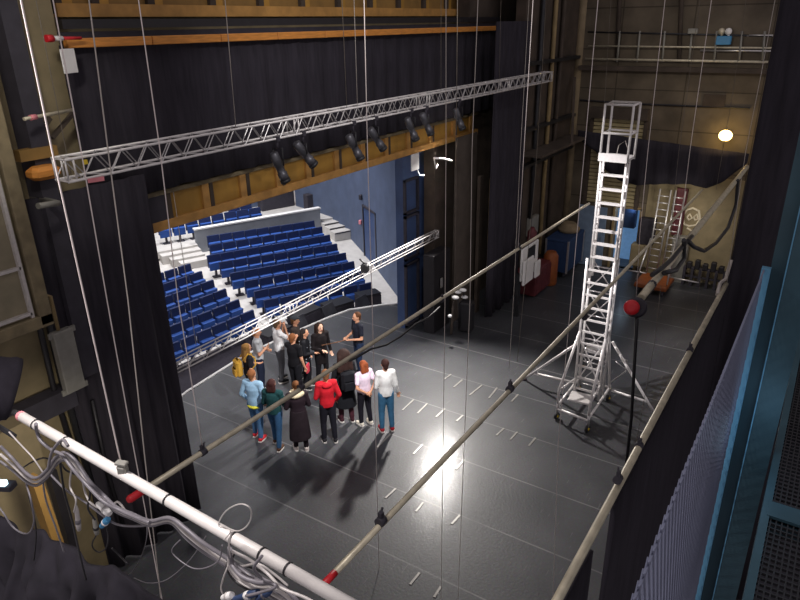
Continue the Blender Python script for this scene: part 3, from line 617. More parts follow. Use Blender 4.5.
# ================================================================== ROLLING TOWER
def tower():
    t = thing('rolling_ladder_tower', 'tall white rolling ladder tower with guard cage on dark stage floor', 'tower', (13.3, 3.62, 0))
    y0, y1, xf, xb, zp = 3.37, 3.87, 13.2, 13.5, 5.82
    yw0, yw1 = y0+.0, y1+.07
    for nm, xs_, ys_, za, zb in (('lower_stile', (xf, xb), (yw0, yw1), .45, 3.75), ('upper_stile', (xf+.05, xf+.24), (y0, y1), 3.3, zp)):
        for x in xs_:
            for y in ys_: m = MB(); m.tube([(x, y, za), (x, y, zb)], .028, 8); m.build(nm, 'alu_white', t)
    z = .6
    while z < zp-.1:
        a, b, x = (yw0, yw1, xf) if z < 3.7 else (y0, y1, xf+.05)
        m = MB(); m.box((x+.03, (a+b)/2, z), (.12, b-a, .035) if z > 3.7 else (.04, b-a, .04)); m.build('rung', 'alu_white', t); z += .29
    z = .6
    while z < 3.6:
        a, b, x = (yw0, yw1, xb) if z < 3.7 else (y0, y1, xb-.08)
        m = MB(); m.tube([(x, a, z), (x, b, z)], .016, 6); m.build('rear_rung', 'alu', t); z += .58
    for k in range(4):
        za = .6+k*.78
        m = MB(); m.tube([(xf, yw0, za), (xb, yw0, za+.75)], .014, 5); m.tube([(xf, yw1, za+.75), (xb, yw1, za)], .014, 5)
        m.tube([(xb, yw0, za), (xb, yw1, za+.75)], .014, 5); m.tube([(xb, yw1, za), (xb, yw0, za+.75)], .014, 5); m.build('cross_brace', 'alu', t)
    m = MB(); m.tube([(xf+.03, yw0, .75), (xf+.03, yw1, 1.9)], .016, 5); m.tube([(xf+.03, yw1, .75), (xf+.03, yw0, 1.9)], .016, 5); m.build('front_brace', 'alu_white', t)
    for y in (yw0, yw1):
        for k in range(6): m = MB(); m.tube([(xf+.05, y0 if y < 3.6 else y1, 3.75+k*.36), (xf+.24, y0 if y < 3.6 else y1, 3.75+k*.36)], .012, 5); m.build('side_rung', 'alu', t)
    # platform and cage
    m = MB(); m.box((xf+.25, (y0+y1)/2, zp+.03), (.62, .56, .06), 0, .01); m.box((xf-.07, (y0+y1)/2, zp+.08), (.02, .56, .16)); m.build('platform', 'alu_white', t)
    ca, cb, cx, cy = y0-.03, y1+.01, xf-.02, xf+.46
    for x in (cx, cy):
        for y in (ca, cb): m = MB(); m.tube([(x, y, zp), (x, y, 6.9)], .024, 8); m.build('cage_post', 'alu_white', t)
    for z, nm in ((6.9, 'top_rail'), (6.36, 'mid_rail')):
        m = MB(); m.tube([(cx, ca, z), (cx, cb, z), (cy, cb, z), (cy, ca, z), (cx, ca, z)], .022, 8); m.build(nm, 'alu_white', t)
    m = MB(); m.tube([(cy, ca+.1, zp+.1), (cy-.05, ca+.2, zp+.35), (cy-.03, ca+.32, zp+.25), (cy-.05, ca+.34, zp+.05)], .008, 5); m.build('rope_loop', 'rope', t)
    # base
    F1, F2, B1_, B2_ = V(12.66, 4.12, .12), V(12.52, 3.36, .12), V(14.15, 4.12, .12), V(14.05, 3.36, .12)
    for p in (F1, F2, B1_, B2_):
        m = MB(); m.lathe([(-.025, .06), (-.02, .085), (.02, .085), (.025, .06)], (p[0], p[1], .086), (0.3, 1, 0), 14); w = m.build('caster', 'darkmetal', t)
        m = MB(); m.lathe([(-.034, .03), (.034, .03)], (p[0], p[1], .086), (.3, 1, 0), 10); m.build('hub', 'yellow_tape', w)
        m = MB(); m.tube([p+V(0, 0, .0), p+V(0, 0, .30)], .03, 8); m.build('caster_stem', 'alu', t)
    zf = .36
    def z_(p, z=zf): return V(p[0], p[1], z)
    m = MB(); m.tube([z_(F1, .28), z_(F2, .28)], .03, 8); m.tube([z_(F1), z_(B1_)], .03, 8); m.tube([z_(F2), z_(B2_)], .03, 8); m.tube([z_(B1_), z_(B2_)], .03, 8); m.build('base_frame', 'alu_white', t)
    for p, y in ((F1, yw1), (F2, yw0)):
        m = MB(); m.tube([z_(p, .3), z_(p, .75), V(xf, y, 2.05 if p is F1 else 2.0)], .03, 8); m.build('base_brace', 'alu_white', t)
        m = MB(); m.tube([z_(p, .75), V(xf, y, .85)], .022, 8); m.build('base_strut', 'alu_white', t)
    for p, y in ((B1_, yw1), (B2_, yw0)): m = MB(); m.tube([z_(p, .3), V(xb, y, 1.9)], .03, 8); m.build('base_brace', 'alu_white', t)
    m = MB(); m.box((12.98, 3.7, .52), (.42, .52, .05), .1, .01); m.build('base_step', 'alu_white', t)
    m = MB(); m.box((13.5, 3.62, 1.55), (.36, .44, .10), 0, .02); m.build('winch_box', 'alu', t)
    m = MB(); m.tube([(14.05, 3.36, .5), (14.3, 3.1, .75), (14.3, 3.1, 1.05), (14.1, 3.2, 1.15)], .018, 6); m.tube([(14.3, 3.1, .8), (14.1, 3.3, 1.05)], .014, 6); m.build('push_handle', 'alu', t)
    # outriggers
    for foot, base, top in ((V(13.95, 5.46, .03), V(13.9, 4.15, .33), V(13.3, yw1, 1.75)), (V(13.96, 2.25, .03), V(14.0, 3.3, .33), V(13.75, yw0-.02, 1.7))):
        m = MB(); m.tube([top, top*.25+foot*.75, foot], .032, 8); m.build('outrigger_leg', 'alu_white', t)
        mid = top*.2+foot*.8; m = MB(); m.tube([base, V(mid[0], mid[1], .33)], .034, 8); m.build('outrigger_strut', 'alu_white', t)
        m = MB(); m.lathe([(0, .07), (.02, .07), (.03, .03), (.08, .03)], (foot[0], foot[1], 0.0), (0, 0, 1), 10); m.build('foot_pad', 'black', t)
tower()
# second ladder tower at the back
def tower2():
    x = 22.35; yl, yr = onx(652, 230, x)[1], onx(677, 230, x)[1]
    t = thing('ladder_tower', 'smaller ladder tower on orange base against the far wall', 'tower', (x, (yl+yr)/2, 0))
    top = 3.25
    ys_ = [yl, yl*.5+yr*.5+.05, yl*.5+yr*.5-.1, yr]
    for y in ys_: m = MB(); m.tube([(x, y, .35), (x+.2, y-.05, top)], .026, 6); m.build('stile', 'alu', t)
    for k in range(12):
        z = .55+k*.225
        for a, b in ((ys_[0], ys_[1]), (ys_[2], ys_[3])): m = MB(); m.tube([(x+.2*z/top, a, z), (x+.2*z/top, b, z)], .018, 6); m.build('rung', 'alu', t)
    for ya_, yb_ in ((yl+.1, yl), (yr-.1, yr)): m = MB(); m.tube([(x-.9, ya_, .4), (x, yb_, 1.6)], .026, 6); m.build('base_brace', 'alu', t)
    m = MB(); m.box((x-.45, (yl+yr)/2, .26), (1.2, abs(yl-yr)+.25, .14), 0, .02); m.build('base_platform', 'orange', t)
    for a in (-.95, .05):
        for y in (yl, yr): m = MB(); m.lathe([(-.03, .09), (.03, .09)], (x+a, y, .09), (0, 1, 0), 10); m.build('caster', 'black', t)
    for sgn, y in ((1, yl), (-1, yr)):
        m = MB(); m.tube([(x, y, .35), (x+.1, y+sgn*.9, .3)], .03, 6); m.build('outrigger_arm', 'alu', t)
tower2()

# ================================================================== FAR WALL FITTINGS
X = 23.2
g = thing('far_gallery', 'far wall gallery walkway with thin grey guard rails', 'gallery', (X, 4, 6.8))
def hb(p, q, r, mk, nm): m = MB(); m.tube([onx(*p, X), onx(*q, X)], r, 6); m.build(nm, mk, g)
hb((588, 32), (772, 36), .03, 'darkmetal', 'top_rail'); hb((588, 46), (772, 48), .03, 'pipe', 'mid_rail'); hb((700, 50.5), (772, 51), .03, 'alu', 'tube_rail'); hb((585, 59), (768, 62), .04, 'pipe', 'lower_rail')
hb((747, 35.5), (773, 35.5), .03, 'alu', 'side_rail')
for px in (620, 640, 665, 692, 717, 742, 765): m = MB(); m.tube([onx(px, 31, X), onx(px-3, 62, X)], .035, 6); m.build('guard_post', 'grey_plate', g)
a, b = onx(580, 66, X+.1), onx(768, 66, X+.1); m = MB(); m.bb((X-.05, b[1], a[2]-.12), (X+.5, a[1], a[2]+.02)); m.build('deck', 'wall_dark', g)
def farbox(name, label, cat, x0, y0, x1, y1, xx, dp, mk, bev=.02):
    a, b = onx(x0, y0, xx), onx(x1, y1, xx); m = MB(); m.bb((xx, b[1], b[2]), (xx+dp, a[1], a[2]), bev); return tag(m.build(name, mk), label, cat)
farbox('control_box', 'small blue control box on the far gallery rail', 'box', 716.5, 36, 730, 45, X-.2, .2, 'blue_box')
o_ = onx(724, 31.5, X-.15)
for i, w in ((0, 'left'), (1, 'right')):
    m = MB(); m.ell(onx(721.5+i*7, 31.5, X-.15), (.1, .1, .1)); m.tube([onx(721.5+i*7, 31.5, X-.15), onx(721.5+i*7, 36.5, X-.15)], .03, 6); tag(m.build('round_lamp', 'pipe' if i == 0 else 'white'), f'small round lamp above the blue control box, the {w} one', 'lamp')
farbox('junction_box', 'pale junction box on the far gallery left of the blue box', 'box', 688, 28.5, 697, 34, X-.17, .15, 'grey_plate')
farbox('conduit_panel', 'dark framed hatch on the concrete above the yellow lamp', 'hatch', 704, 94, 724, 108, 23.34, .05, 'wall_dark', .005)
m = MB(); m.tube([onx(x, y, 23.36) for x, y in ((580, 100), (640, 104), (690, 106), (750, 108))], .03, 5); tag(m.build('conduit_or_shadow', 'cable_black'), 'thin dark conduit running across the far concrete wall', 'conduit')
for i, px in enumerate((577, 622, 684)):
    m = MB(); m.tube([onx(px, -60, 23.3), onx(px-5, 62, 23.3)], .07, 6); tag(m.build('wall_pipe', 'wall_dark'), f'dark vertical pipe on the far upper wall, {ORD[i]} from the left', 'pipe')
# roller shutter
g = thing('roller_shutter', 'slatted roller shutter in the far wall behind the tower head', 'shutter', (23.3, 6.3, 2.3))
ya, yb = onx(589, 170, 23.3)[1], onx(644, 130, 23.3)[1]; z0, z1 = 2.35, 5.3
nsl = 22
m = MB()
for i in range(nsl): z = z0+(z1-z0)*i/nsl; m.box((23.33, (ya+yb)/2, z+.05), (.06, ya-yb, .118), 0, .02)
m.build('slat_curtain', 'shutter', g)
for y in (ya+.05, yb-.05): m = MB(); m.bb((23.24, y-.06, z0-.1), (23.39, y+.06, z1)); m.build('guide_rail', 'wall_dark', g)
m = MB(); m.bb((23.1, yb-.1, z1), (23.39, ya+.1, z1+.35)); m.build('roller_box', 'wall_dark', g)
# yellow bulkhead lamp
lp = onx(725.5, 135.5, 23.1)
t = thing('bulkhead_lamp', 'glowing yellow lamp on the far concrete wall', 'lamp', lp)
m = MB(); m.ell(lp, (.12, .2, .17)); m.build('bulb', 'lamp_glow', t)
m = MB(); m.lathe([(0, .1), (.05, .13), (.2, .14)], lp+V(.09, 0, 0), (1, 0, 0), 12); m.build('base', 'darkmetal', t)
# graffiti: a hand painted pale loop face on the plaster
m = MB()
def gl(pts, r=.035, cl=True): m.tube([onx(x, y, 23.32) for x, y in pts], r, 5)
gl([(684, 224), (683, 216), (687, 210), (693, 208), (699, 211), (700, 219), (696, 225), (689, 226), (684, 224)]); gl([(687, 217), (690, 214), (692, 218), (689, 220), (687, 217)]); gl([(694, 217), (697, 214), (698, 219), (695, 220), (694, 217)]); gl([(687, 228), (692, 231), (697, 227)])
tag(m.build('wall_drawing', 'graffiti'), 'pale hand-drawn face painted on the far plaster wall', 'wall drawing')
# rack of low bars under the drawing
g = thing('weight_rack', 'low black rail rack along the foot of the far wall', 'rack', (22.9, 3.2, 0))
ya, yb = onx(686, 262, 22.9)[1], onx(726, 268, 22.9)[1]
for z in (.32, .62): m = MB(); m.bar((22.9, ya, z), (22.9, yb, z), .06); m.build('rail', 'black', g)
for i in range(6): y = ya+(yb-ya)*i/5; m = MB(); m.bb((22.8, y-.04, 0), (23.0, y+.04, .66)); m.build('upright', 'black', g)
for i in range(5): y = ya+(yb-ya)*(i+.5)/5; m = MB(); m.box((22.92, y, .72+.05*(i % 2)), (.2, .16, .22+.1*(i % 2)), 0, .02); m.build('iron_weight', 'cable_black', g)
farbox('electrical_cabinet', 'grey electrical cabinet right of the smaller ladder tower', 'cabinet', 673, 236, 681, 289, 22.95, .3, 'grey_plate')
farbox('red_standpipe', 'narrow red post behind the smaller ladder tower', 'post', 677.5, 188, 681, 236, 23.2, .1, 'cab_red', .01)
farbox('paper_heap', 'pale crate on the floor left of the smaller ladder tower', 'crate', 631, 244, 646, 268, 22.95, .4, 'wall_tan')
farbox('dark_bundle', 'dark cloth bundle between the doorway and the smaller ladder tower', 'bundle', 640, 218, 652, 246, 23.05, .3, 'cloth_black')
farbox('doorway_shelf', 'blue shelf box inside the doorway behind the tower', 'shelf', 620, 206, 634, 229, 24.1, .3, 'crate_blue')

# ---------------- stage-left corner objects
t = thing('tool_cabinet', 'dark red cabinet standing right of the leg curtain', 'cabinet', (20.0, 7.6, 0))
p, q = onz(522, 296), onz(546, 291)
m = MB(); m.bb((19.1, 7.3, .05), (20.4, 7.95, .95), .02); m.build('body', 'cab_red', t)
for i in range(3): m = MB(); m.bb((19.14+.42*i, 7.27, .12), (19.53+.42*i, 7.31, .88), .01); m.build('door', 'cab_red', t)
def cornerbox(name, label, cat, x0, y0, x1, y1, yy, dp, mk, bev=.02):
    a, b = ony(x0, y0, yy), ony(x1, y1, yy); m = MB(); m.bb((a[0], yy, b[2]), (b[0], yy+dp, a[2]), bev); return m, a, b
m, a, b = cornerbox('', '', '', 523, 250, 537, 270, 7.15, .07, ''); t = thing('control_unit', 'white control unit on a post in front of the red cabinet', 'unit', (a[0], 7.15, b[2]))
m.build('case', 'white', t); m, _, _ = cornerbox('', '', '', 529, 249, 535, 258, 7.12, .04, ''); m.build('display', 'darkmetal', t)
m, a, b = cornerbox('', '', '', 525, 262, 533, 279, 7.0, .07, ''); m.build('lower_case', 'white', t); m, _, _ = cornerbox('', '', '', 536.5, 262.5, 540, 275, 7.05, .07, ''); m.build('side_case', 'white', t)
m = MB(); m.bb((a[0]+.1, 7.2, 0), (a[0]+.25, 7.3, b[2]+.3)); m.build('post', 'darkmetal', t)
a, b = ony(522, 236, 7.5), ony(529, 250, 7.5); m = MB(); m.lathe([(0, .13), (.03, .15), (a[2]-.96-.15, .15), (a[2]-.96-.05, .08), (a[2]-.96, .06)], (max(19.28, (a[0]+b[0])/2), 7.6, .95), (0, 0, 1), 14); tag(m.build('fire_extinguisher', 'cab_red'), 'dark red canister standing on the red cabinet behind the white unit', 'canister')
m, a, b = cornerbox('', '', '', 531, 219, 538, 232, 7.9, .15, ''); tag(m.build('wall_box', 'grey_plate'), 'small grey box on the dark wall above the red canister', 'box')
p = onz(549, 284); z = ony(548, 254, p[1])[2]; m = MB(); m.lathe([(0, .22), (.05, .25), (z-.15, .25), (z, .16)], (p[0], p[1], 0), (0, 0, 1), 16); tag(m.build('orange_drum', 'orange'), 'orange upright drum right of the white control unit', 'drum')
p = onz(554, 266); q = onz(573, 257)
t = thing('flight_case', 'dark blue wheeled case right of the orange drum', 'case', (22.1, 7.3, 0))
m = MB(); m.bb((21.3, 7.05, .2), (22.9, 7.85, 1.35), .03); m.build('body', 'crate_blue', t)
m = MB(); m.bb((21.28, 7.03, 1.3), (22.92, 7.87, 1.4), .02); m.build('lid', 'crate_blue', t)
for x in (21.3, 22.9):
    for y in (7.05, 7.85): m = MB(); m.bar((x, y, .2), (x, y, 1.38), .06); m.build('edge_trim', 'alu', t)
for x in (21.5, 22.7):
    for y in (7.2, 7.7): m = MB(); m.lathe([(-.03, .1), (.03, .1)], (x, y, .1), (0, 1, 0), 10); m.build('caster', 'black', t)
m = MB(); m.lathe([(0, .35), (.12, .4), (.2, .3), (.32, .22)], (22.4, 7.45, 1.41), (0, 0, 1), 12); tag(m.build('cloth_heap', 'concrete'), 'pale cloth heap lying on the dark blue wheeled case', 'cloth')
m = MB(); m.bb((23.05, 6.35, .02), (23.13, 7.35, 2.25), .01); m.box((23.03, 6.45, 1.1), (.05, .06, .2)); tag(m.build('door_leaf', 'door_grey'), 'pale blue-grey door leaf left of the far doorway', 'door')
for i, (px, y0, y1, mk, w) in enumerate(((536, 100, 290, 'tan_post', 'tan vertical pipe on the dark side wall, above the white unit'), (545, 60, 262, 'wall_dark', 'dark vertical pipe on the side wall, middle one'), (563, 60, 245, 'concrete', 'broad pale vertical trunking on the side wall by the shutter'), (527, 40, 260, 'darkmetal', 'dark vertical pipe close by the leg curtain'))):
    yy = 7.98; a, b = ony(px, y1, yy), ony(px, y1-30, yy); r = .07 if i != 2 else .16
    m = MB(); m.tube([(a[0], yy-.02, .9 if i != 2 else 1.5), (a[0], yy-.02, 10)], r, 8); tag(m.build('wall_pipe', mk), w, 'pipe')
for i, (z, w) in enumerate(((4.2, 'lower'), (5.3, 'middle'), (7.2, 'upper'))):
    m = MB(); m.bb((18.95, 7.86, z), (23.3, 8.04, z+.1)); tag(m.build('wall_rail', 'darkmetal'), f'dark horizontal rail on the shadowed side wall, the {w} of three', 'rail')
m = MB(); m.bb((18.9, 7.3, 4.6), (23.2, 8.0, 4.68)); m.bar((21.5, 7.3, 4.6), (23.0, 7.9, 6.6), .08); tag(m.build('wall_shelf', 'wall_dark'), 'dark bracketed ledge high on the side wall left of the shutter', 'ledge')

# lamp trolley by the proscenium (black, with bright white tops)
p = onz(466, 331)
t = thing('lamp_trolley', 'black equipment trolley with bright white lamps on top beside brown flat', 'trolley', p)
m = MB(); m.box(p+V(0, 0, .5), (.36, .4, .9), .2, .04); m.build('body', 'cable_black', t)
m = MB()
for a in (-.18, .18): m.tube([p+V(a, .1, .1), p+V(a-.2, .1, 1.25)], .02, 6)
m.build('frame', 'darkmetal', t)
for i, (px, py) in enumerate(((463, 290), (455.5, 297.5), (464.5, 297), (458, 292))):
    d = ray(px, py); q = CAM+d*((p[1]+.05*i)/d[1]); m = MB(); m.ell(q, (.09, .11, .05)); m.build('lamp_head', 'screen_white', t)
for i, (px, py) in enumerate(((450, 316), (471, 310))):
    q = ony(px, py, p[1]); m = MB(); m.ell(q, (.06, .06, .05)); m.build('small_lamp', 'screen_white', t)
q = ony(444, 308, 8.7); q[2] = 0; t = thing('stage_cabinet', 'tall black open cabinet in the gap left of the brown flat', 'cabinet', q)
m = MB(); m.box(q+V(0, .25, 1.2), (.95, .36, 2.4), 0, .02); m.build('body', 'cable_black', t)
m = MB(); m.box(q+V(-.1, .03, 1.5), (.12, .03, .3), 0, .01); m.build('handle_plate', 'alu', t)
q = ony(452, 300, 8.4); q[2] = .02; m = MB(); m.tube([q+V(-.2, -.1, .02), q+V(.2, .05, 1.3)], .04, 6); m.box(q+V(.1, 0, 1.1), (.3, .12, .25), .4, .03); tag(m.build('timber_bundle', 'brown_panel'), 'orange-brown wooden bits leaning behind the lamp trolley', 'timber')
# ================================================================== LEFT FOREGROUND
# side wall fittings beyond the handrail
yy = 8.0
g = thing('framed_screen', 'big framed beige gauze screen at the left edge', 'screen', (3.2, yy, 5.0))
m = MB(); m.bb((1.9, yy+.04, 5.05), (3.86, yy+.06, 9.4)); m.build('gauze', 'gauze', g)
m = MB(); m.bb((3.84, yy-.06, 4.95), (4.0, yy+.1, 9.4), .01); m.bb((1.9, yy-.06, 4.92), (4.0, yy+.1, 5.08), .01); m.build('outer_frame', 'frame_wood', g)
m = MB(); m.bb((3.76, yy-.02, 5.08), (3.80, yy+.05, 9.4))
for z in (5.12, 5.72, 6.95): m.bb((1.9, yy-.02, z), (3.78, yy+.05, z+.035))
m.build('inner_bead', 'cable_light', g)
# upright black box standing in for the shade of a wall recess, and brackets
xq0, xq1 = ony(23, 110, 8.6)[0], ony(41, 110, 8.6)[0]
m = MB(); m.bb((xq0, 8.6, 3.65), (xq1, 8.94, 12)); tag(m.build('recess_strip', 'black'), 'dark strip for the shaded recess right of the framed beige screen', 'recess')
m = MB(); a, b = ony(24, 119, 8.3), ony(72, 110, 8.6); m.tube([a, b], .022, 8)
t = thing('support_bar', 'grey support bar with pink sleeve on concrete, left of upper truss', 'bar', a); m.build('bar', 'pipe', t)
m = MB(); d = (b-a)/np.linalg.norm(b-a); m.tube([a+d*.1, a+d*.2], .033, 8); m.build('sleeve', 'pink', t)
a, b = ony(46, 38.5, 8.5), ony(81, 38, 8.6); t = thing('signal_bar', 'short red and white striped bar by the orange beam end', 'bar', (a+b)/2); L = b-a
for i, mk in enumerate(('red', 'white', 'red')): m = MB(); m.tube([a+L*(.0, .18, .45)[i], a+L*(.18, .45, 1)[i]], (.045, .03, .02)[i], 8); m.build('band', mk, t)
a = ony(69, 61, 8.6); m = MB(); m.box(a, (.28, .02, .3), .4, .004); tag(m.build('paper_sheet', 'white'), 'small pale sheet hung at the black border curtain\'s left end', 'sheet')
a, b = ony(38, 206, 8.2), ony(58, 203, 8.3); m = MB(); m.tube([a, b, V(b[0]+.02, 8.96, b[2])], .04, 8); tag(m.build('stub_pipe', 'grey_plate'), 'short grey stub pipe under the upper truss\'s left end', 'pipe')
a, b = ony(36, 172, 8.3), ony(74, 170, 8.6); m = MB(); m.bb((a[0]+.02, 8.4, a[2]-.15), (ony(63, 171, 8.4)[0], 8.65, a[2]+.02), .05); tag(m.build('beam_end', 'orange_wood'), 'orange timber beam end behind the upper truss\'s left end', 'beam')
m = MB(); m.bb((a[0]-.02, 8.55, a[2]+.1), (ony(62, 160, 8.5)[0], 8.7, a[2]+.24)); tag(m.build('ledge_board', 'tan_dim'), 'tan board just above the orange timber beam end', 'board')
m = MB(); m.bar(ony(30, 148, 8.7), ony(50, 118, 8.75), .05); m.bar(ony(52, 138, 8.7), ony(74, 112, 8.75), .05); tag(m.build('wall_brace', 'wall_dark'), 'dark diagonal brace on the concrete left of the upper truss', 'brace')
# plate box on the curtain edge
t = thing('terminal_box', 'tall grey metal terminal box at the black curtain\'s left edge', 'box', ony(72, 390, 8.3))
a, b = ony(57, 330, 8.3), ony(84, 386, 8.3); zt, zb = (ony(54, 335, 8.3)[2]+ony(75, 326, 8.3)[2])/2, (ony(68, 396, 8.3)[2]+ony(88, 385, 8.3)[2])/2
xm = ony(70, 360, 8.3)[0]
m = MB(); m.bb((xm-.14, 8.3, zb), (xm+.14, 8.42, zt), .01); m.build('case', 'grey_plate', t)
m = MB()
for s in (-1, 1):
    for z in (zt-.03, zb+.03): m.bb((xm+s*.14-.05, 8.33, z-.04), (xm+s*.14+.05, 8.36, z+.04))
m.build('mounting_lug', 'grey_plate', t)
m = MB(); m.tube([(xm-.02, 8.38, zt), (xm-.02, 8.38, zt+.5), (xm-.12, 8.38, zt+.56)], .025, 6); m.build('conduit', 'tan_post', t)
# conduits, posts, and black tubes for cable shadows on the wall under the box
for i, (px, y0, y1, mk, r, w) in enumerate(((44, 300, 470, 'darkmetal', .05, 'grey conduit falling from the framed beige screen\'s corner'), (36, 312, 440, 'cable_black', .04, 'black conduit left of the terminal box'), (82, 398, 470, 'cable_black', .03, 'thin black cable shadow strip under the terminal box, left one'), (92, 400, 500, 'cable_black', .03, 'thin black cable shadow strip under the terminal box, right one'))):
    a = ony(px, y0, 8.75); m = MB(); m.tube([a, V(a[0]-.02, 8.75, a[2]-1.2), V(a[0]+.04, 8.75, max(.2, ony(px, y1, 8.75)[2]-.8))], r, 6); tag(m.build('conduit_or_shadow', mk), w, 'conduit')
m = MB(); a = ony(48, 412, 8.6); m.bb((2.0, 8.6, a[2]-.12), (4.4, 8.85, a[2]+.2)); tag(m.build('dark_ledge', 'black'), 'dark ledge across the tan wall above the handrail', 'ledge')
m = MB(); a, b = ony(33, 478, 7.2), ony(57, 548, 7.2); m.bar(a, a+(b-a)*(a[2]/(a[2]-b[2])), .2, .12); tag(m.build('timber_prop', 'tan_dim'), 'leaning orange timber prop behind the cable bundle', 'timber')
m = MB(); a, b = ony(50, 470, 7.6), ony(74, 556, 7.6); m.bar(a, a+(b-a)*(a[2]/(a[2]-b[2])), .14, .1); tag(m.build('dark_prop', 'cable_black'), 'leaning black prop right of the orange timber prop', 'post')
m = MB(); m.bb((1.0, 8.3, -.0), (3.6, 8.8, 3.6)); tag(m.build('plinth_wall', 'wall_tan'), 'brown lower wall block behind the cable loops', 'wall block')
# large dark lamp housing at the left edge
c = onx(-19, 384, 1.35); t = thing('floodlight', 'big round black floodlight housing at the left edge', 'floodlight', c-V(0, 0, .2))
ax = V(.35, -.2, -.2); ax /= np.linalg.norm(ax)
m = MB(); m.lathe([(-.22, .07), (-.18, .15), (.1, .165), (.13, .175), (.16, .17)], c, ax, 24); m.build('housing', 'velour', t)
m = MB(); m.lathe([(.162, .15), (.165, .02)], c, ax, 24); m.build('lens', 'black_gloss', t)
m = MB(); m.tube([c+V(0, .1, -.16), c+V(0, .12, -.24), onx(14, 436, 1.2)], .014, 6); m.build('yoke', 'darkmetal', t)

# white handrail pipe with clamps
XR = 1.0
A, B = onx(21, 416, XR), onx(347, 603, XR)
t = thing('handrail', 'white scaffold handrail pipe at lower left wrapped with cables', 'handrail', (A+B)/2)
m = MB(); m.tube([A, A*.7+B*.3, A*.3+B*.7, B+(B-A)*.05], .0185, 12); m.build('pipe', 'pipe_white', t)
m = MB(); m.tube([A-(B-A)*.004, A+(B-A)*.006], .0192, 12); m.build('end_ring', 'pink', t)
m = MB(); m.tube([A-(B-A)*.03, A], .012, 8); m.build('end_spigot', 'darkmetal', t)
def onrail(px): # point on rail axis by picture column
    lo, hi = 0., 1.05
    for _ in range(30):
        mi = (lo+hi)/2
        if prj(A+(B-A)*mi)[0] < px: lo = mi
        else: hi = mi
    return A+(B-A)*lo
for px in (36, 66, 168, 234, 262, 288):
    q = onrail(px); m = MB(); m.lathe([(-.003, .021), (.003, .021)], q, B-A, 12); m.build('tie_strap', 'cable_black', t)
for px in (139, 174, 206): q = onrail(px); u = (B-A)/np.linalg.norm(B-A); m = MB(); e_ = V(-.35, -.3, -.9)*.0135; m.tube([q-u*.03+e_, q+u*.03+e_], .0068, 8); m.build('yellow_tape', 'yellow_tape', t)
q = onrail(124); m = MB(); m.box(q+V(0, .0, .015), (.026, .034, .05), .3, .005); m.box(q+V(0, .0, .048), (.024, .042, .012), .3, .003); m.build('shackle', 'grey_plate', t, 'metal cable shackle')
# cables on and under the rail
def spl(P, n=8):
    P = [np.array(p, float) for p in P]; o = []
    for i in range(len(P)-1):
        a, b, c, d = P[max(i-1, 0)], P[i], P[i+1], P[min(i+2, len(P)-1)]
        for k in range(n):
            t_ = k/n; o.append(.5*((2*b)+(c-a)*t_+(2*a-5*b+4*c-d)*t_**2+(3*b-a-3*c+d)*t_**3))
    return o+[P[-1]]
def rcable(label, pts, r, mk, x=.98, dx=0.0, name='power_cable'):
    P = [onx(px, py, x+dx*i/len(pts)+.012*math.sin(i*1.9+px)) for i, (px, py) in enumerate(pts)]
    m = MB(); m.tube(spl(P), r*.72, 7); tag(m.build(name, mk), label, 'cable', 'cables along the handrail')
trunk = [(90, 482), (104, 496), (116, 507), (132, 514), (150, 521), (170, 518), (186, 529), (202, 542), (228, 559), (252, 577), (278, 592), (300, 606)]
for i, (off, r, mk, w) in enumerate(((0, .0095, 'cable_grey', 'thick grey cable running the whole handrail, uppermost of the bundle'), (4, .0085, 'cable_light', 'pale cable running close under the thick grey one'), (7.5, .008, 'cable_grey', 'grey cable, lowest of the long bundle under the handrail'))):
    rcable(w, [(0, 446+off*2), (12, 458+off*1.6), (25, 472+off*1.2), (36, 478+off), (47, 470+off), (57, 456+off), (67, 453+off), (78, 464+off)]+[(x, y+off*(.6 if k < 6 else 1.2)) for k, (x, y) in enumerate(trunk)], r, mk, .99+.01*i)
rcable('thick grey cable leaving over the handrail near its left end', [(36, 424), (37, 432), (41, 441), (52, 450), (62, 455), (72, 468), (86, 484), (104, 502), (124, 512), (150, 523)], .009, 'cable_grey', .97)
rcable('thin white lead behind the handrail\'s left end', [(9, 432), (20, 444), (33, 458), (44, 474)], .0045, 'cable_light', 1.05)
rcable('white lead hanging in front of the tan wall toward the white plug', [(66, 456), (74, 464), (82, 480), (85, 492), (90, 502), (98, 508)], .0055, 'cable_light', 1.0)
rcable('pale lead bending down to the blue plug', [(72, 460), (84, 472), (95, 490), (103, 505), (107, 520)], .005, 'cable_light', 1.02)
rcable('thin grey lead crossing below to the grey plug', [(50, 474), (66, 490), (82, 500), (98, 512), (116, 524), (140, 526), (160, 522)], .006, 'cable_grey', 1.04)
rcable('grey loop hanging at the left above the black cloth', [(-6, 500), (4, 514), (12, 526), (22, 533), (30, 532), (34, 520), (31, 500), (26, 482), (28, 474)], .0055, 'cable_grey', 1.0)
rcable('short grey cable piece joining two bundle bends at left', [(48, 470), (52, 452), (62, 440), (68, 446)], .0075, 'cable_grey', .96)
rcable('dark lead hanging down from the left cable bend', [(26, 478), (30, 500), (36, 530), (34, 560)], .005, 'cable_black', 1.08)
rcable('thin white wire loop standing above the handrail', [(224, 540), (231, 530), (219, 526), (222, 516), (230, 508), (241, 504), (250, 508), (251, 518), (246, 527), (238, 531), (230, 529), (219, 524)], .0028, 'cable_light', .95)
rcable('thin white wire dropping from the loop to the round white plug', [(232, 531), (229, 545), (230, 560), (224, 576), (221, 588), (224, 596)], .0035, 'cable_light', .93)
rcable('thin grey wire swagging against the black curtain', [(134, 578), (148, 583), (166, 580), (184, 566), (196, 552), (206, 536)], .003, 'cable_grey', 1.3)
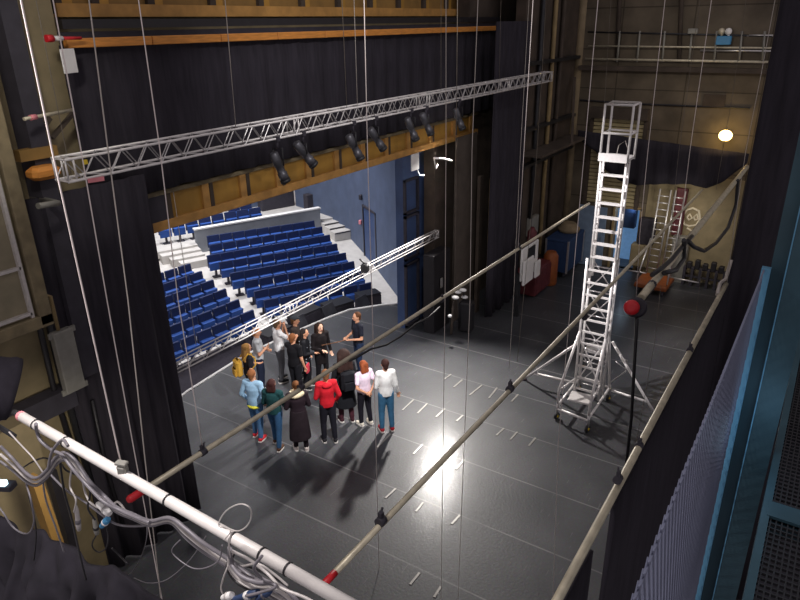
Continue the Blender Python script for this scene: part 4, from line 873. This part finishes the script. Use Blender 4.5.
rcable('thin grey wire hanging from the clamp to the wall foot', [(146, 516), (147, 535), (142, 555), (134, 570), (126, 577)], .003, 'cable_grey', 1.4)
rcable('short wire hook below the yellow tape', [(180, 540), (172, 552), (190, 567), (205, 568), (219, 560), (222, 545)], .0028, 'cable_grey', .96)
for i, (o1, o2, r, mk, w) in enumerate(((0, 0, .009, 'cable_grey', 'thick dark grey cable bend in the lower bundle'), (5, 6, .0075, 'cable_light', 'pale cable inside the lower bundle, bending right'), (-4, 4, .007, 'cable_grey', 'grey cable hugging the handrail in the lower bundle'), (9, 3, .006, 'cable_light', 'thin pale cable at the bundle\'s outer bend'), (13, -2, .007, 'cable_black', 'black cable at the bottom of the lower bundle'))):
    rcable(w, [(230+o1*.3, 549+o1*.4), (231-o1*.3, 562+o1*.4), (240-o1*.2, 575+o1*.6), (256, 582+o1*.7+o2*.3), (272, 583+o2*.8), (286, 590+o2), (300, 604+o2)], r, mk, .94+.012*i)
rcable('pale cable leaving the lower bundle straight to the right', [(232, 551), (250, 560), (268, 574), (282, 588), (306, 598), (330, 612)], .006, 'cable_light', .93)
rcable('grey cable crossing the lower bundle toward the blue plug', [(262, 556), (254, 568), (262, 578), (276, 586), (262, 592), (246, 596)], .006, 'cable_grey', .92)
for i, (pts, r, mk, w) in enumerate((([(72, 466), (70, 486), (76, 500), (74, 512)], .005, 'cable_light', 'pale lead dropping from the bundle to the long grey plug'), ([(84, 476), (90, 492), (88, 508), (95, 520)], .005, 'cable_black', 'black lead dropping from the bundle to the dark plug'), ([(60, 462), (64, 490), (72, 520), (80, 556), (86, 580)], .006, 'cable_black', 'black lead hanging straight down beside the orange timber prop'), ([(42, 474), (46, 500), (56, 528), (64, 552)], .005, 'cable_grey', 'grey lead hanging in front of the orange timber prop'), ([(98, 496), (110, 506), (118, 502), (126, 512)], .006, 'cable_light', 'short pale loop above the white hanging plug'), ([(58, 458), (66, 470), (78, 476), (90, 488), (100, 492)], .005, 'cable_black', 'black lead threaded through the bundle by the tan wall'), ([(112, 548), (120, 556), (127, 563)], .005, 'cable_black', 'short black tie at the foot of the tan wall'), ([(20, 470), (32, 462), (44, 458), (52, 462), (48, 472)], .005, 'cable_black', 'thin black loop at the far left cable bend'), ([(246, 566), (262, 572), (280, 582), (292, 596)], .005, 'cable_black', 'thin black lead across the lower bundle'), ([(228, 556), (240, 566), (258, 564), (274, 574), (288, 586)], .0055, 'cable_light', 'pale lead weaving over the lower bundle'))):
    rcable(w, pts, r, mk, 1.0+.008*i)
# connectors
def plug(label, px, py, px2, py2, r, mk, ring, x=1.0):
    a, b = onx(px, py, x), onx(px2, py2, x); L = np.linalg.norm(b-a); ax = (b-a)/L
    r *= .75; t = thing('cable_plug', label, 'plug', a, 'plugs on the handrail cables')
    m = MB(); m.lathe([(0, r*.5), (L*.15, r*.9), (L*.55, r), (L*.6, r*1.2), (L*.8, r*1.2), (L, r*.9)], a, ax, 12); m.build('body', mk, t)
    m = MB(); m.lathe([(L*.56, r*1.26), (L*.7, r*1.26)], a, ax, 12); m.build('collar', ring, t)
plug('white plug hanging under the handrail by the tan wall', 97, 503, 110, 514, .016, 'white', 'alu', 1.0)
plug('blue plug just below the white hanging plug', 101, 527, 108, 519, .015, 'blue_box', 'white', 1.02)
plug('long grey plug hanging by the tan wall', 76, 506, 79, 530, .012, 'cable_light', 'cable_grey', 1.05)
plug('dark plug right of the long grey one', 94, 518, 97, 534, .012, 'grey_plate', 'cable_black', 1.05)
plug('round white plug at the bottom edge under the cable bundle', 222, 598, 232, 595, .014, 'white', 'cable_light', .93)
plug('blue and white plug at the bottom edge under the cable bundle', 232, 600, 258, 592, .013, 'crate_blue', 'white', .93)
plug('second blue plug at the bottom edge, right end', 256, 600, 270, 591, .012, 'crate_blue', 'cable_grey', .93)
rcable('dark lead curling below the grey and blue plugs', [(97, 534), (92, 545), (98, 552), (106, 548), (108, 536), (106, 526)], .004, 'cable_black', 1.06)
# black cloth thrown over the gallery side
m = MB(); r_ = random.Random(3); nx, nz = 120, 30; P = []
TE = [(-12, 512), (8, 518), (24, 531), (42, 531), (60, 541), (80, 553), (100, 563), (122, 572), (146, 588), (176, 612), (200, 626)]
def te(u):
    s = u*(len(TE)-1); i = min(int(s), len(TE)-2); f = s-i; return TE[i][0]*(1-f)+TE[i+1][0]*f, TE[i][1]*(1-f)+TE[i+1][1]*f
for side in (0, 1):
    for j in range(nz+1):
        for i in range(nx+1):
            u = i/nx; a = onx(*te(u), 1.25); k = j/nz
            fold = .035*math.sin(u*38+2.2*k)+.03*math.sin(u*71+1.2+k*3)+.03*math.sin(k*11+u*15)+.02*math.sin(k*17-u*55)
            off = .09*math.sin(min(1, k*3)*1.57)
            P.append((a[0]-off*1.1-fold*min(1, k*4+.15)-side*.02-.0*k, a[1]-.12*k+.02*math.sin(k*8+u*20), a[2]+.02*math.sin(u*30)-.95*k))
W = nx+1; H = nz+1; o = W*H; fs = []
for j in range(nz):
    for i in range(nx): a = j*W+i; fs += [(a, a+1, a+W+1, a+W), (o+a, o+a+W, o+a+W+1, o+a+1)]
for i in range(nx): fs += [(i, o+i, o+i+1, i+1), (nz*W+i, nz*W+i+1, o+nz*W+i+1, o+nz*W+i)]
for j in range(nz): a = j*W; fs += [(a, a+W, o+a+W, o+a), (a+nx, o+a+nx, o+a+W+nx, a+W+nx)]
m.add(P, fs, True); tag(m.build('black_cloth', 'cloth_black'), 'black crumpled cloth draped over the gallery edge at lower left', 'cloth')
c = onx(1, 483, 1.9); t = thing('work_light', 'small cold white work light at the left edge below the floodlight', 'light', c)
m = MB(); m.box(c, (.05, .10, .05), .5, .01); m.build('diffuser', 'screen_cool', t)
m = MB(); m.box(c+V(.03, .0, -.05), (.1, .14, .06), .5, .01); m.build('case', 'black', t)

# ================================================================== RIGHT GALLERY
YG, XP = .15, 3.0
zt0, zt1 = 7.38, 7.42
g = thing('mesh_guard', 'blue-grey steel mesh guard panel at lower right', 'guard panel', (1.8, YG, 4.8))
m = MB(); m.bar((.5, YG, zt0), (XP, YG, zt1), .006, .010); m.build('top_edge', 'mesh_wire', g)
m = MB(); p0, p1 = .35, XP-.02; zb = 4.75; sp_ = .036
def line_clip(x, z, sgn):
    # 45-degree wires clipped to the panel
    pts = []
    L = (zt1-.01)-zb; xa, xb2 = x, x+L*sgn*.55; za, zb2 = zb, zt1-.01
    def at(xq): return za+(xq-xa)/(xb2-xa)*(zb2-za)
    lo, hi = min(xa, xb2), max(xa, xb2); lo2, hi2 = max(lo, p0), min(hi, p1)
    if hi2-lo2 < .02: return None
    return (lo2, at(lo2)), (hi2, at(hi2))
x = p0-1.6
while x < p1+1.6:
    for sgn in (1, -1):
        q = line_clip(x, 0, sgn)
        if q: m.bar((q[0][0], YG+.002*sgn, q[0][1]), (q[1][0], YG+.002*sgn, q[1][1]), .0055, .003, up=(0, 1, 0))
    x += sp_
m.build('mesh_infill', 'mesh_wire', g)
m = MB(); m.bb((XP, .125, 4.4), (XP+.03, .16, 7.43)); m.build('end_upright', 'lit_steel_blue', g, 'bright blue end upright, light put in its colour')
g = thing('steel_post', 'dark teal steel post right of the mesh guard panel', 'post', (XP, .05, 4.4))
m = MB(); m.bb((XP+.06, .07, 4.4), (XP+.08, .13, 8.1)); m.build('web', 'steel_teal', g)
m = MB(); m.bb((XP, -.03, 4.4), (XP+.1, .068, 8.0)); m.build('flange', 'steel_teal', g)
m = MB(); m.bb((XP-.004, .068, 4.4), (XP+.004, .073, 8.0)); m.build('edge_strip', 'lit_steel_blue', g)
# walkway grating to the right
g = thing('grating_walkway', 'dark open steel grating walkway at the lower right edge', 'walkway', (2.5, -.6, 6.4))
m = MB(); gx0, gx1, gy0, gy1, gz = .6, 7.5, -1.3, -.06, 6.55
k = gy0
while k < gy1: m.bb((gx0, k, gz-.012), (gx1, k+.005, gz)); k += .02
k = gx0
while k < gx1: m.bb((k, gy0, gz-.012), (k+.006, gy1, gz-.001)); k += .03
m.build('grating', 'darkmetal', g)
m = MB(); m.bb((gx0, gy1-.01, gz-.12), (gx1, gy1+.02, gz+.01)); m.bb((2.55, gy0, gz-.08), (2.65, gy1, gz+.012)); m.build('edge_beam', 'steel_teal', g)
m = MB(); m.bb((gx0, gy0, gz-.6), (gx1, gy1, gz-.55)); m.build('underside', 'black', g)
# ================================================================== PEOPLE
def remesh(mb, name, mk, parent, vox=.012, smooth=4, label=None):
    o = mb.build(name, mk, parent, label)
    md = o.modifiers.new('r', 'REMESH'); md.mode = 'VOXEL'; md.voxel_size = vox; md.use_smooth_shade = True
    if smooth: s = o.modifiers.new('s', 'SMOOTH'); s.iterations = smooth; s.factor = .5
    bpy.context.view_layer.update(); dg = bpy.context.evaluated_depsgraph_get()
    me = bpy.data.meshes.new_from_object(o.evaluated_get(dg)); me.name = name
    o.modifiers.clear(); old = o.data; o.data = me; bpy.data.meshes.remove(old)
    for p in me.polygons: p.use_smooth = True
    if not me.materials: me.materials.append(M[mk] if isinstance(mk, str) else mk)
    return o
ARMS = {  # elbow, wrist for the left side (+y); mirrored for the right
    'down': ((-.03, .25, 1.13), (.04, .27, .90)),
    'folded': ((.03, .25, 1.13), (.22, -.03, 1.16)),
    'front': ((.02, .25, 1.12), (.26, .10, 1.10)),
    'face': ((.21, .19, 1.24), (.19, .07, 1.50)),
    'back': ((-.10, .27, 1.15), (-.17, .08, .99)),
    'hip': ((-.04, .30, 1.15), (.10, .17, 1.02)),
    'pocket': ((-.05, .28, 1.14), (.08, .20, .93)),
    'point': ((.20, .24, 1.20), (.42, .12, 1.16)),
}
def person(label, pos, h, heading, top, legs, hair, shoes, sleeve='short', pose=('down', 'down'), style='short', hem=.90, skirt=None, step=.08, turn=0, skin='#d29a7a', acc=(), wide=1.0, skirtcol=None, lean=0.0):
    k = h/1.75; t = thing('person', label, 'person', (pos[0], pos[1], 0), 'people gathered on the stage'); WL[t.name] = V(0, 0, 0)
    sk = M['skin'] if skin == '#d29a7a' else cm(skin, .6)
    w = wide
    def S(p): return V(*p)*k
    sh = {s: (-.0+lean, s*.175*w, 1.425) for s in (1, -1)}
    hip = {s: (0, s*.09*w, .92) for s in (1, -1)}; ft = {1: step/2, -1: -step/2}
    knee = {s: (ft[s]*.6+.02, s*.10, .50) for s in (1, -1)}; ank = {s: (ft[s]-.02, s*.11, .085) for s in (1, -1)}
    elb, wri = {}, {}
    for s, ps in ((1, pose[0]), (-1, pose[1])):
        e, wr = ARMS[ps]; elb[s] = (e[0]+lean, s*e[1]*w, e[2]); wri[s] = (wr[0]+lean, s*wr[1], wr[2]+(.03 if s < 0 and ps == 'folded' else 0))
    m = MB()
    E_ = lambda c, r, rot=None: m.ell(S(c), S(r), 14, 9, rot)
    C_ = lambda p, q, a, b: m.cap(S(p), S(q), a*k, b*k, 12)
    E_((0, 0, .96), (.105, .155*w, .12)); E_((lean*.5, 0, 1.12), (.095, .135*w, .16)); E_((lean, 0, 1.30), (.11, .16*w, .17))
    C_(sh[1], sh[-1], .06, .06); C_((lean, 0, 1.42), (lean+.012, 0, 1.56), .058, .052)
    ct, st = math.cos(R(turn)), math.sin(R(turn)); Rz = np.array(((ct, -st, 0), (st, ct, 0), (0, 0, 1)))
    def Hd(p): q = Rz@V(*p); return (q[0]+lean+.01, q[1], q[2])
    E_(Hd((.01, 0, 1.645)), (.098, .076, .108), Rz); E_(Hd((.035, 0, 1.585)), (.062, .056, .062), Rz)
    C_(Hd((.095, 0, 1.64)), Hd((.118, 0, 1.612)), .011, .015)
    for s in (1, -1): E_(Hd((0, s*.076, 1.625)), (.02, .012, .03), Rz)
    for s in (1, -1):
        C_(sh[s], elb[s], .05, .038); C_(elb[s], wri[s], .038, .026)
        C_(hip[s], knee[s], .085, .058); C_(knee[s], ank[s], .056, .040)
        C_((ank[s][0], ank[s][1], .05), (ank[s][0]+.13, ank[s][1]+s*.02, .04), .04, .033)
        # hand: palm, four fingers, thumb
        d = V(*wri[s])-V(*elb[s]); d /= np.linalg.norm(d); side = np.cross(d, V(1, 0, 0) if abs(d[0]) < .8 else V(0, 0, 1)); side /= np.linalg.norm(side); nrm = np.cross(side, d)*(s)
        p0 = V(*wri[s]); p1 = p0+d*.08
        for o_ in (-.02, .0, .02): C_(tuple(p0+side*o_*.6), tuple(p1+side*o_), .017, .016)
        for i, L in enumerate((.062, .075, .07, .052)):
            b0 = p1+side*(.03-.02*i); b1 = b0+d*L*.55+nrm*.008; b2 = b1+d*L*.4+nrm*.028
            C_(tuple(b0), tuple(b1), .0095, .009); C_(tuple(b1), tuple(b2), .009, .008)
        tb = p0+d*.025+side*.026; C_(tuple(tb), tuple(tb+side*.03+d*.03+nrm*.01), .011, .010); C_(tuple(tb+side*.03+d*.03+nrm*.01), tuple(tb+side*.035+d*.06+nrm*.02), .010, .009)
    body = remesh(m, 'body', sk, t, .0095*k, 2)
    # trousers
    m = MB(); E_((0, 0, .95), (.125, .172*w, .13))
    for s in (1, -1): C_(hip[s], knee[s], .102, .074); C_(knee[s], (ank[s][0], ank[s][1], .11), .072, .056)
    remesh(m, 'trousers', cm(legs), t, .014, 3)
    # top
    m = MB(); zb = hem
    secs = [(zb*k, .125*k, .175*w*k, 0, 0), (1.0*k, .128*k, .178*w*k, 0, 0), (1.13*k, .118*k, .162*w*k, lean*.5*k, 0), (1.30*k, .133*k, .182*w*k, lean*k, 0), (1.40*k, .115*k, .175*w*k, lean*k, 0), (1.46*k, .075*k, .105*k, lean*k, 0)]
    m.loft(secs)
    C_(sh[1], sh[-1], .078, .078)
    for s in (1, -1):
        if sleeve == 'long': C_(sh[s], elb[s], .07, .055); C_(elb[s], tuple(V(*elb[s])+(V(*wri[s])-V(*elb[s]))*.9), .055, .042)
        else: C_(sh[s], tuple(V(*sh[s])+(V(*elb[s])-V(*sh[s]))*.62), .07, .062)
    remesh(m, 'shirt' if sleeve == 'short' else 'jacket', cm(top), t, .013, 3)
    if skirt:
        m = MB(); m.loft([(skirt*k, .2*k, .25*w*k, -.02*k, 0), (.7*k, .17*k, .22*w*k, 0, 0), (.98*k, .14*k, .19*w*k, 0, 0), (1.05*k, .13*k, .18*w*k, 0, 0)]); remesh(m, 'skirt', cm(skirtcol or top), t, .015, 4)
    # shoes
    for s in (1, -1):
        m = MB(); a = ank[s]; C_((a[0]-.03, a[1], .055), (a[0]+.0, a[1], .07), .05, .046); C_((a[0], a[1], .045), (a[0]+.15, a[1]+s*.022, .04), .046, .04)
        m.v = [(x, y, max(z, .012)) for x, y, z in m.v]; sh_o = remesh(m, 'shoe', cm(shoes), t, .011, 2)
        m = MB(); m.prism([(S((a[0]+x, a[1]+y+s*.02*(x+.08)/.25, 0))) for x, y in ((-.085, -.03), (-.02, -.05), (.12, -.05), (.19, -.02), (.19, .02), (.12, .05), (-.02, .05), (-.085, .03))], (0, 0, .022)); m.build('sole', cm('#d8d2cc'), sh_o)
    # hair
    m = MB()
    E_(Hd((-.018, 0, 1.672)), (.102, .088, .098), Rz)
    if style == 'long':
        for yy_ in (-.06, 0, .06): C_(Hd((-.06, yy_, 1.68)), Hd((-.095, yy_*1.25, 1.34)), .055, .05)
        for s in (1, -1): C_(Hd((.0, s*.078, 1.68)), Hd((.03, s*.10, 1.38)), .032, .03)
    elif style == 'mid':
        for yy_ in (-.05, 0, .05): C_(Hd((-.05, yy_, 1.66)), Hd((-.07, yy_*1.2, 1.50)), .055, .05)
    elif style == 'bun':
        E_(Hd((-.09, 0, 1.72)), (.055, .06, .055), Rz)
    elif style == 'bushy':
        E_(Hd((-.03, 0, 1.68)), (.14, .15, .14), Rz); 
        for yy_ in (-.09, 0, .09): C_(Hd((-.08, yy_, 1.66)), Hd((-.11, yy_*1.3, 1.36)), .075, .07)
    else:
        C_(Hd((-.05, 0, 1.64)), Hd((-.055, 0, 1.58)), .065, .055)
    remesh(m, 'hair', cm(hair), t, .012, 2)
    # face
    for s in (1, -1): m = MB(); E_(Hd((.096, s*.032, 1.65)), (.01, .013, .008), Rz); m.build('eye', 'eye', t)
    m = MB(); E_(Hd((.092, 0, 1.578)), (.01, .024, .008), Rz); m.build('mouth', 'lips', t)
    for a in acc:
        m = MB()
        if a[0] == 'scarf':
            m.tube([S((.12*math.cos(x)+lean, .13*math.sin(x), 1.45+.015*math.sin(2*x))) for x in [2*math.pi*i/16 for i in range(17)]], .048*k, 8); m.build('scarf', cm(a[1]), t)
        elif a[0] == 'hood':
            E_((-.09, 0, 1.43), (.07, .11, .07)); remesh(m, 'hood', cm(a[1]), t, .013, 3)
        elif a[0] == 'belt_shirt':
            E_((-.02, 0, hem-.03), (.135, .178*w, .06)); remesh(m, 'shirt_tail', cm(a[1]), t, .014, 3)
        elif a[0] == 'cap':
            E_(Hd((-.005, 0, 1.715)), (.108, .092, .06), Rz); C_(Hd((.08, -.03, 1.70)), Hd((.15, 0, 1.69)), .02, .012); C_(Hd((.08, .03, 1.70)), Hd((.15, 0, 1.69)), .02, .012); remesh(m, 'cap', cm(a[1]), t, .011, 1)
        elif a[0] == 'specks':
            for i in range(40):
                an = rng.uniform(0, 6.28); z = rng.uniform(.75, 1.4); E_((.15*math.cos(an), .2*math.sin(an), z), (.016, .016, .016))
            m.build('pale_speckles', cm('#9aa0a8'), t)
    t.rotation_euler = (0, 0, R(heading))
    return t, k
def at_head(px, py, h): p = onz(px, py, h); return p[0], p[1]
def carried(name, label, cat, t, k, fn, mk):
    """a thing worn or held by a person: stands on its own, placed in the person's frame"""
    m = MB(); fn(m, k); rz = t.rotation_euler.z; c, s = math.cos(rz), math.sin(rz); L = t.location
    m.v = [(L.x+x*c-y*s, L.y+x*s+y*c, z) for x, y, z in m.v]; return tag(m.build(name, mk), label, cat)
def pack(m, k):
    m.box((-.27*k, 0, 1.18*k), (.17*k, .32*k, .46*k), 0, .05); m.box((-.37*k, 0, 1.08*k), (.05*k, .24*k, .22*k), 0, .02)
    for s in (-1, 1): m.tube([V(-.16, s*.11, 1.38)*k, V(-.02, s*.12, 1.53)*k, V(.14, s*.12, 1.38)*k, V(.14, s*.14, 1.2)*k, V(-.12, s*.17, 1.0)*k], .018, 6)
PPL = {}
def P_(key, px, py, h, heading, label, *a, **kw):
    PPL[key] = person(label, at_head(px, py, h), h, heading, *a, **kw)
P_('greytee', 255.5, 328, 1.72, -45, 'person in grey t-shirt and navy trousers, arms folded, back left of group', '#b9bcc0', '#262c40', '#8a5a34', '#3a3a40', pose=('folded', 'folded'), style='short')
P_('blond', 246, 344, 1.64, -25, 'person with long blond hair in black top wearing the mustard backpack', '#1d1c22', '#20232e', '#9c7442', '#26262c', pose=('front', 'down'), style='long')
P_('camera', 276.5, 320, 1.70, -25, 'person in white t-shirt and grey trousers raising both hands to the face', '#f3f2f4', '#74757a', '#5a4634', '#2a2a2e', pose=('face', 'face'), style='short')
P_('capman', 294, 316.5, 1.70, -60, 'person in dark clothes wearing a cap behind the woman in black', '#3b3330', '#23232a', '#5b4028', '#222226', pose=('down', 'down'), style='short', acc=(('cap', '#3a3d42'),))
P_('black', 292, 334, 1.70, 5, 'person in black t-shirt and trousers, hand at chin, centre of the group', '#17161a', '#1a1a1f', '#7a4b2c', '#1d1c20', pose=('face', 'down'), style='short')
P_('speck', 303.5, 329, 1.62, -60, 'person in speckled black coat beside the woman with long dark hair', '#1c1d22', '#1b1b20', '#2a2322', '#1c1c20', sleeve='long', pose=('down', 'front'), style='mid', acc=(('specks',),), hem=.75)
P_('longdark', 319, 323, 1.68, -110, 'person with long dark hair in black coat, pale face toward the man in dark shirt', '#1c1719', '#1a181c', '#2c1d18', '#1b1a1d', sleeve='long', pose=('down', 'front'), style='long', hem=.62, skin='#e0b49a')
P_('host', 357, 312.5, 1.76, 152, 'man in dark navy shirt and dark jeans gesturing, alone at the group\'s right', '#20222e', '#23304a', '#5a3a26', '#1c1b1f', pose=('front', 'front'), style='short', acc=())
P_('redhair', 363, 361, 1.62, 72, 'person with ginger ponytail in pale pink t-shirt, hands clasped behind back', '#e6d3e4', '#1f1d26', '#8e4a2c', '#e0d8c8', pose=('back', 'back'), style='mid')
P_('whitetee', 385, 359.5, 1.78, 50, 'person in white shirt, blue jeans and red shoes, rightmost of the group', '#f3f1ee', '#3f6f92', '#3a2320', '#a8202c', sleeve='long', pose=('front', 'down'), style='short', step=.02, wide=.86)
P_('backpack', 343, 351.5, 1.78, 55, 'person with bushy dark brown hair and long black coat wearing the black backpack', '#1b1c20', '#4a2630', '#33231f', '#3a1d24', sleeve='long', pose=('front', 'front'), style='bushy', skirt=.42, skirtcol='#191a1f')
P_('red', 325, 370, 1.76, 52, 'person in bright red hooded jacket and dark trousers, back to camera', '#c41f2c', '#201f28', '#7a5236', '#2a282c', sleeve='long', pose=('front', 'pocket'), style='short', acc=(('hood', '#c41f2c'),), wide=.92)
P_('dress', 295.5, 381.5, 1.66, 50, 'person with brown bun and cream scarf in long dark dress, front of group', '#2a1f26', '#231b20', '#6a4226', '#d8ccc6', sleeve='long', pose=('front', 'front'), style='bun', skirt=.32, skirtcol='#2a2126', acc=(('scarf', '#d8c9a8'),))
P_('teal', 271, 379.5, 1.64, 20, 'person with reddish dark hair in dark teal top and blue jeans', '#1f4446', '#33567a', '#3d2220', '#5a4030', sleeve='long', pose=('front', 'front'), style='mid', step=.3)
P_('denim', 251, 370, 1.70, 15, 'person with ginger hair in pale blue denim jacket and red shoes, front left', '#9cc0dc', '#4a6f96', '#8a5836', '#d03038', sleeve='long', pose=('pocket', 'pocket'), style='short', acc=(('belt_shirt', '#d8d24a'),), step=.14)
carried('backpack', 'mustard yellow backpack on the person with long blond hair', 'backpack', *PPL['blond'], pack, cm('#c99a3c'))
carried('backpack', 'black backpack on the person with bushy dark brown hair', 'backpack', *PPL['backpack'], pack, cm('#1a1b20'))
def wand(m, k): m.tube([V(.38, .06, 1.11)*k, V(.66, .10, 1.13)*k, V(1.05, .16, 1.18)*k], .011, 6)
carried('pointer_stick', 'thin brown stick held out by the man in dark navy shirt', 'stick', *PPL['host'], wand, cm('#6a4a36'))
def papr(m, k): m.box((.30*k, 0, 1.12*k), (.20, .26, .012), .2, .003)
carried('red_folder', 'small red folder held by the person in black t-shirt', 'folder', *PPL['black'], lambda m, k: m.box((.16*k, -.27*k, .80*k), (.16, .03, .24), .2, .006), cm('#c23a4a'))

# ================================================================== LIGHT
def spot(name, loc, tgt, energy, col, size, blend=.5, rad=.15):
    l = bpy.data.lights.new(name, 'SPOT'); l.energy = energy; l.color = col; l.spot_size = R(size); l.spot_blend = blend; l.shadow_soft_size = rad
    o = bpy.data.objects.new(name, l); COL.objects.link(o); o.location = loc; o.rotation_euler = (Vector(tgt)-Vector(loc)).to_track_quat('-Z', 'Y').to_euler(); return o
def area(name, loc, tgt, energy, col, sx, sy=None):
    l = bpy.data.lights.new(name, 'AREA'); l.energy = energy; l.color = col; l.shape = 'RECTANGLE'; l.size = sx; l.size_y = sy or sx
    o = bpy.data.objects.new(name, l); COL.objects.link(o); o.location = loc; o.rotation_euler = (Vector(tgt)-Vector(loc)).to_track_quat('-Z', 'Y').to_euler(); return o
def point(name, loc, energy, col, rad=.1):
    l = bpy.data.lights.new(name, 'POINT'); l.energy = energy; l.color = col; l.shadow_soft_size = rad; o = bpy.data.objects.new(name, l); COL.objects.link(o); o.location = loc; return o
spot('work_lamp', (15.7, 8.88, 5.22), (9.8, 5.4, 0), 3000, (1, .95, .9), 90, .7, .17)
spot('gallery_lamp', (.55, 2.3, 8.9), (1.1, 1.7, 6.6), 230, (1, .94, .92), 105, .9, .12)
spot('concrete_fill', (2.6, 5.6, 9.6), (4.6, 9.0, 7.4), 280, (1, .95, .84), 50, .8, .2)  # added fill, no fixture there: lifts the concrete at top left
spot('truss_fill', (5.5, 2.5, 11.0), (11.0, 7.6, 6.6), 1100, (1, .96, .94), 60, .9, .2)  # added fill to brighten the upper truss and its spotlights
spot('tan_wall_fill', (2.6, 5.6, 4.6), (3.9, 8.9, 2.0), 240, (1, .92, .78), 60, .9, .2)  # added fill for the lower tan wall
spot('tower_fill', (6.5, 8.2, 11.5), (13.3, 3.7, 4.2), 9500, (1, .96, .96), 22, .8, .2)  # narrow added spot, brightens the rolling tower alone
spot('group_fill', (7.3, 4.5, 7.0), (10.6, 9.6, 1.0), 3000, (1, .98, .97), 46, .9, .2)  # added fill from the camera side for the group and lower truss
for x, y in ((14, 17), (20, 20), (16, 22)): spot('house_light', (x, y, 10), (x, y, 0), 2500, (.97, .97, 1), 110, .8, .5)
spot('house_wall_lamp', (18.6, 15.2, 6.8), (20.2, 15.6, 3.8), 150, (.8, .88, 1), 60, .8, .15)
point('far_wall_lamp', tuple(lp+V(-.35, 0, 0)), 16, (1, .68, .25), .12)
point('corridor_lamp', (24.1, 5.7, 2.1), 16, (.6, .8, 1), .1)
spot('far_wash', (20.6, 3.7, 3.1), (23.4, 4.2, 1.5), 150, (1, .93, .82), 100, .8, .25)  # added fill, set low to brighten the wall but not the valance
spot('far_upper_wash', (18.5, 3.5, 8.5), (23.4, 4.8, 6.0), 160, (1, .92, .8), 76, .9, .3)
point('guard_fill', (2.75, .03, 6.75), .7, (.45, .75, 1), .1)  # added blue point light, gives the mesh its gradient; no fixture there
w = bpy.data.worlds.new('world'); SC.world = w; w.use_nodes = True
bg = w.node_tree.nodes['Background']; bg.inputs['Color'].default_value = (.53, .485, .505, 1); bg.inputs['Strength'].default_value = .75
vs = SC.view_settings; vs.view_transform = 'Standard'; vs.look = 'None'; vs.gamma = 1; vs.exposure = 0; vs.use_curve_mapping = False
